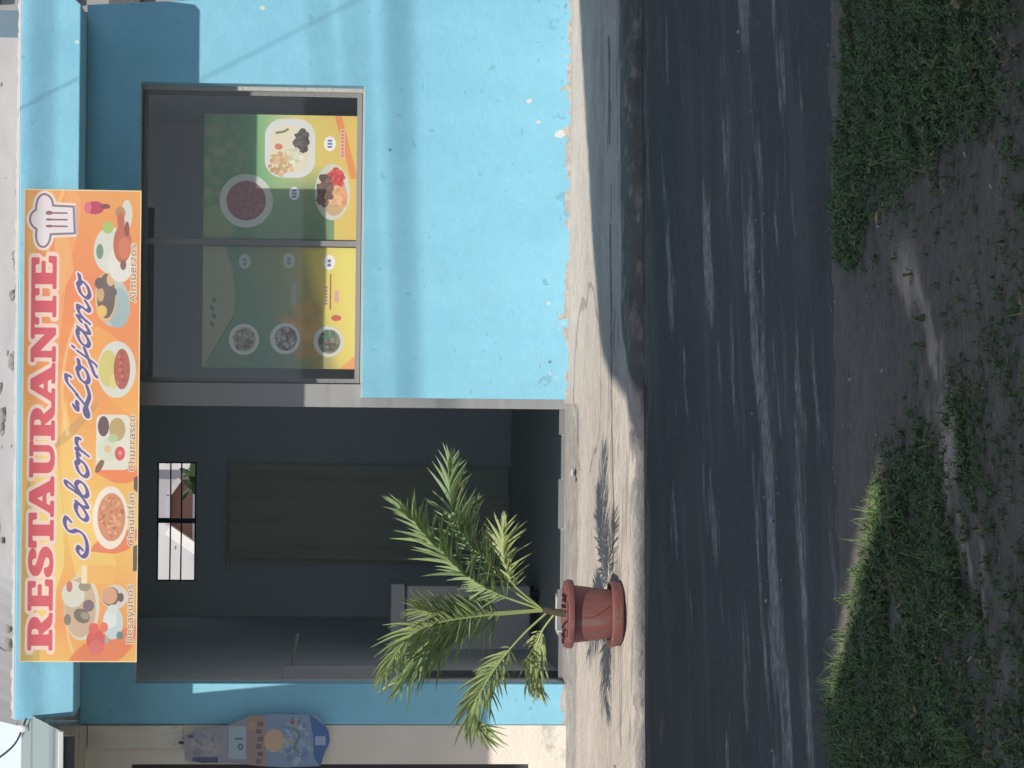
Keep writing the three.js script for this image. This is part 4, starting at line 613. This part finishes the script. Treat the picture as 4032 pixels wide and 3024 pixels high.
{ // a few taller tufts at the edge of the asphalt
  const tall = (x, z, n, h, label) => { const parts = []; for (let k = 0; k < n; k++) { const a = rr(0, 6.28), l = h * rr(0.5, 1), b = l * rr(0.25, 0.8), w = rr(0.0015, 0.003), p = [], ix = []; for (let i = 0; i <= 5; i++) { const s = i / 5, d = b * s * s, ww = w * (1 - 0.9 * s); p.push(Math.cos(a) * d - Math.sin(a) * ww, l * s * (1 - 0.3 * s * b / l), Math.sin(a) * d + Math.cos(a) * ww, Math.cos(a) * d + Math.sin(a) * ww, l * s * (1 - 0.3 * s * b / l), Math.sin(a) * d - Math.cos(a) * ww); } for (let i = 0; i < 5; i++) { const q = i * 2; ix.push(q, q + 1, q + 2, q + 1, q + 3, q + 2); } const g = new THREE.BufferGeometry(); g.setAttribute('position', new THREE.Float32BufferAttribute(p, 3)); g.setIndex(ix); g.computeVertexNormals(); g.translate(rr(-0.02, 0.02), 0, rr(-0.02, 0.02)); parts.push(g); }
    const t = thing('grass_tuft', label, 'grass tuft', [x, vergeY(x, z) - 0.004, z], 'taller grass tufts at the road edge'); mesh('blades', mergeGeometries(parts), M([0.12, 0.19, 0.06], { roughness: 0.7 }), t); };
  const more = []; for (let k = 0; k < 400 && more.length < 46; k++) { const x = rr(-1.15, 1.15), z = rr(5.75, 8.2); if (grassMask(x, z) > 0.5 && (x < -0.35 || x > 0.45)) more.push([x, z, 8 + Math.floor(rnd() * 14), rr(0.06, 0.12)]); }
  for (const [x, z, n, h] of [...more, [-0.86, 6.40, 26, 0.09], [-0.76, 6.52, 22, 0.08], [-0.64, 6.66, 24, 0.08], [-0.54, 6.79, 18, 0.07], [-0.96, 6.30, 22, 0.11], [-0.42, 6.93, 16, 0.07], [-1.0, 6.2, 20, 0.09], [-0.92, 6.95, 18, 0.09], [-0.32, 7.05, 14, 0.06]]) tall(x, z, n, h, 'taller green grass tuft standing above the short grass at the verge edge');
}
{ // fallen leaves and pebbles
  const leafG = (() => { const s = new THREE.Shape(); s.moveTo(0, -1); s.quadraticCurveTo(0.55, -0.2, 0, 1); s.quadraticCurveTo(-0.55, -0.2, 0, -1); const g = new THREE.ShapeGeometry(s, 6), p = g.attributes.position; for (let i = 0; i < p.count; i++) p.setZ(i, 0.25 * p.getX(i) * p.getX(i) * 4 + 0.1 * p.getY(i)); g.computeVertexNormals(); return g; })();
  const ground = (u, v) => { let q; for (let z = 5.8; z < 9; z += 0.01) { q = P(u, v, z); if (q.y < vergeY(q.x, z) + 0.012) { /* ray is below the soil: not yet reached */ } else return q; } return q; };
  const hit = (u, v) => { const a = P(u, v, 0); for (let z = 14; z > 2; z -= 0.01) { const q = P(u, v, z); if (q.y <= vergeY(q.x, z) + 0.012) return q; } return a; };
  for (const [u, v, s, col, lab] of [[2170, 3451, 0.019, [0.50, 0.40, 0.10], 'small yellow fallen leaf on the grass by the road'], [230, 3604, 0.022, [0.52, 0.40, 0.10], 'yellow fallen leaf lying alone deep in the grass'], [640, 3538, 0.013, [0.42, 0.26, 0.18], 'reddish brown fallen leaf near the sunlit grass'], [430, 3818, 0.012, [0.5, 0.42, 0.26], 'small tan fallen leaf at the far side of the grass'], [2416, 3798, 0.010, [0.5, 0.46, 0.34], 'pale dry leaf scrap on the thick grass patch'], [2290, 3900, 0.009, [0.55, 0.5, 0.38], 'pale dry leaf scrap beside the soil strip'], [560, 3560, 0.010, [0.45, 0.48, 0.36], 'greyish leaf scrap beside the reddish leaf']]) {
    const q = hit(u, v), o = mesh('fallen_leaf', leafG, M(col, { roughness: 0.7 })); o.position.copy(q); o.scale.setScalar(s); o.rotation.set(-1.1, rr(-0.4, 0.4), rr(0, 6)); tag(o, lab, 'leaf', 'fallen leaves on the verge'); }
  const stone = new THREE.IcosahedronGeometry(1, 1); { const p = stone.attributes.position; for (let i = 0; i < p.count; i++) { const k = 0.75 + 0.5 * vn(p.getX(i) * 3 + 9, p.getY(i) * 3 + p.getZ(i) * 5); p.setXYZ(i, p.getX(i) * k, p.getY(i) * k * 0.6, p.getZ(i) * k); } stone.computeVertexNormals(); }
  const sm = [[0.42, 0.40, 0.37], [0.25, 0.24, 0.23]].map((c) => M(c, { roughness: 0.95 }));
  const walkY = (z) => -SLOPE * Math.max(0, z);
  for (const [x, z, s, k, lab] of [[-0.47, 0.16, 0.02, 0, 'pale stone chip on the rough doorway strip'], [-0.5, 0.22, 0.016, 1, 'dark stone chip beside the pale chip at the doorway']]) { const o = mesh('stone_chip', stone, sm[k]); o.position.set(x, walkY(z) + s * 0.3 - 0.012, z); o.scale.setScalar(s); tag(o, lab, 'stone'); }
  const spots = []; for (let k = 0; k < 420; k++) { const onRoad = rnd() < 0.12, x = rr(-2, 2); const z = onRoad ? 4.86 - 0.3 * x + rr(-0.3, 0.3) : rr(6.0, 8.6); spots.push([x, onRoad ? ROADY + 0.004 : vergeY(x, z) + 0.001, z]); }
  const im = new THREE.InstancedMesh(stone, M([1, 1, 1], { roughness: 0.95 }), spots.length), m = new THREE.Matrix4(), q = new THREE.Quaternion(), c = new THREE.Color();
  spots.forEach(([x, y, z], k) => { const s = rr(0.002, 0.007); q.setFromEuler(new THREE.Euler(rr(0, 6), rr(0, 6), rr(0, 6))); m.compose(new THREE.Vector3(x, y, z), q, new THREE.Vector3(s, s, s)); im.setMatrixAt(k, m); const t = rr(0.12, 0.4); c.setRGB(t, t * 0.96, t * 0.88); im.setColorAt(k, c); });
  im.name = 'gravel'; im.userData.kind = 'stuff'; tag(im, 'loose gravel scattered on road dust and bare soil', 'gravel'); shade(im); scene.add(im);
}
renderer.render(scene, camera);
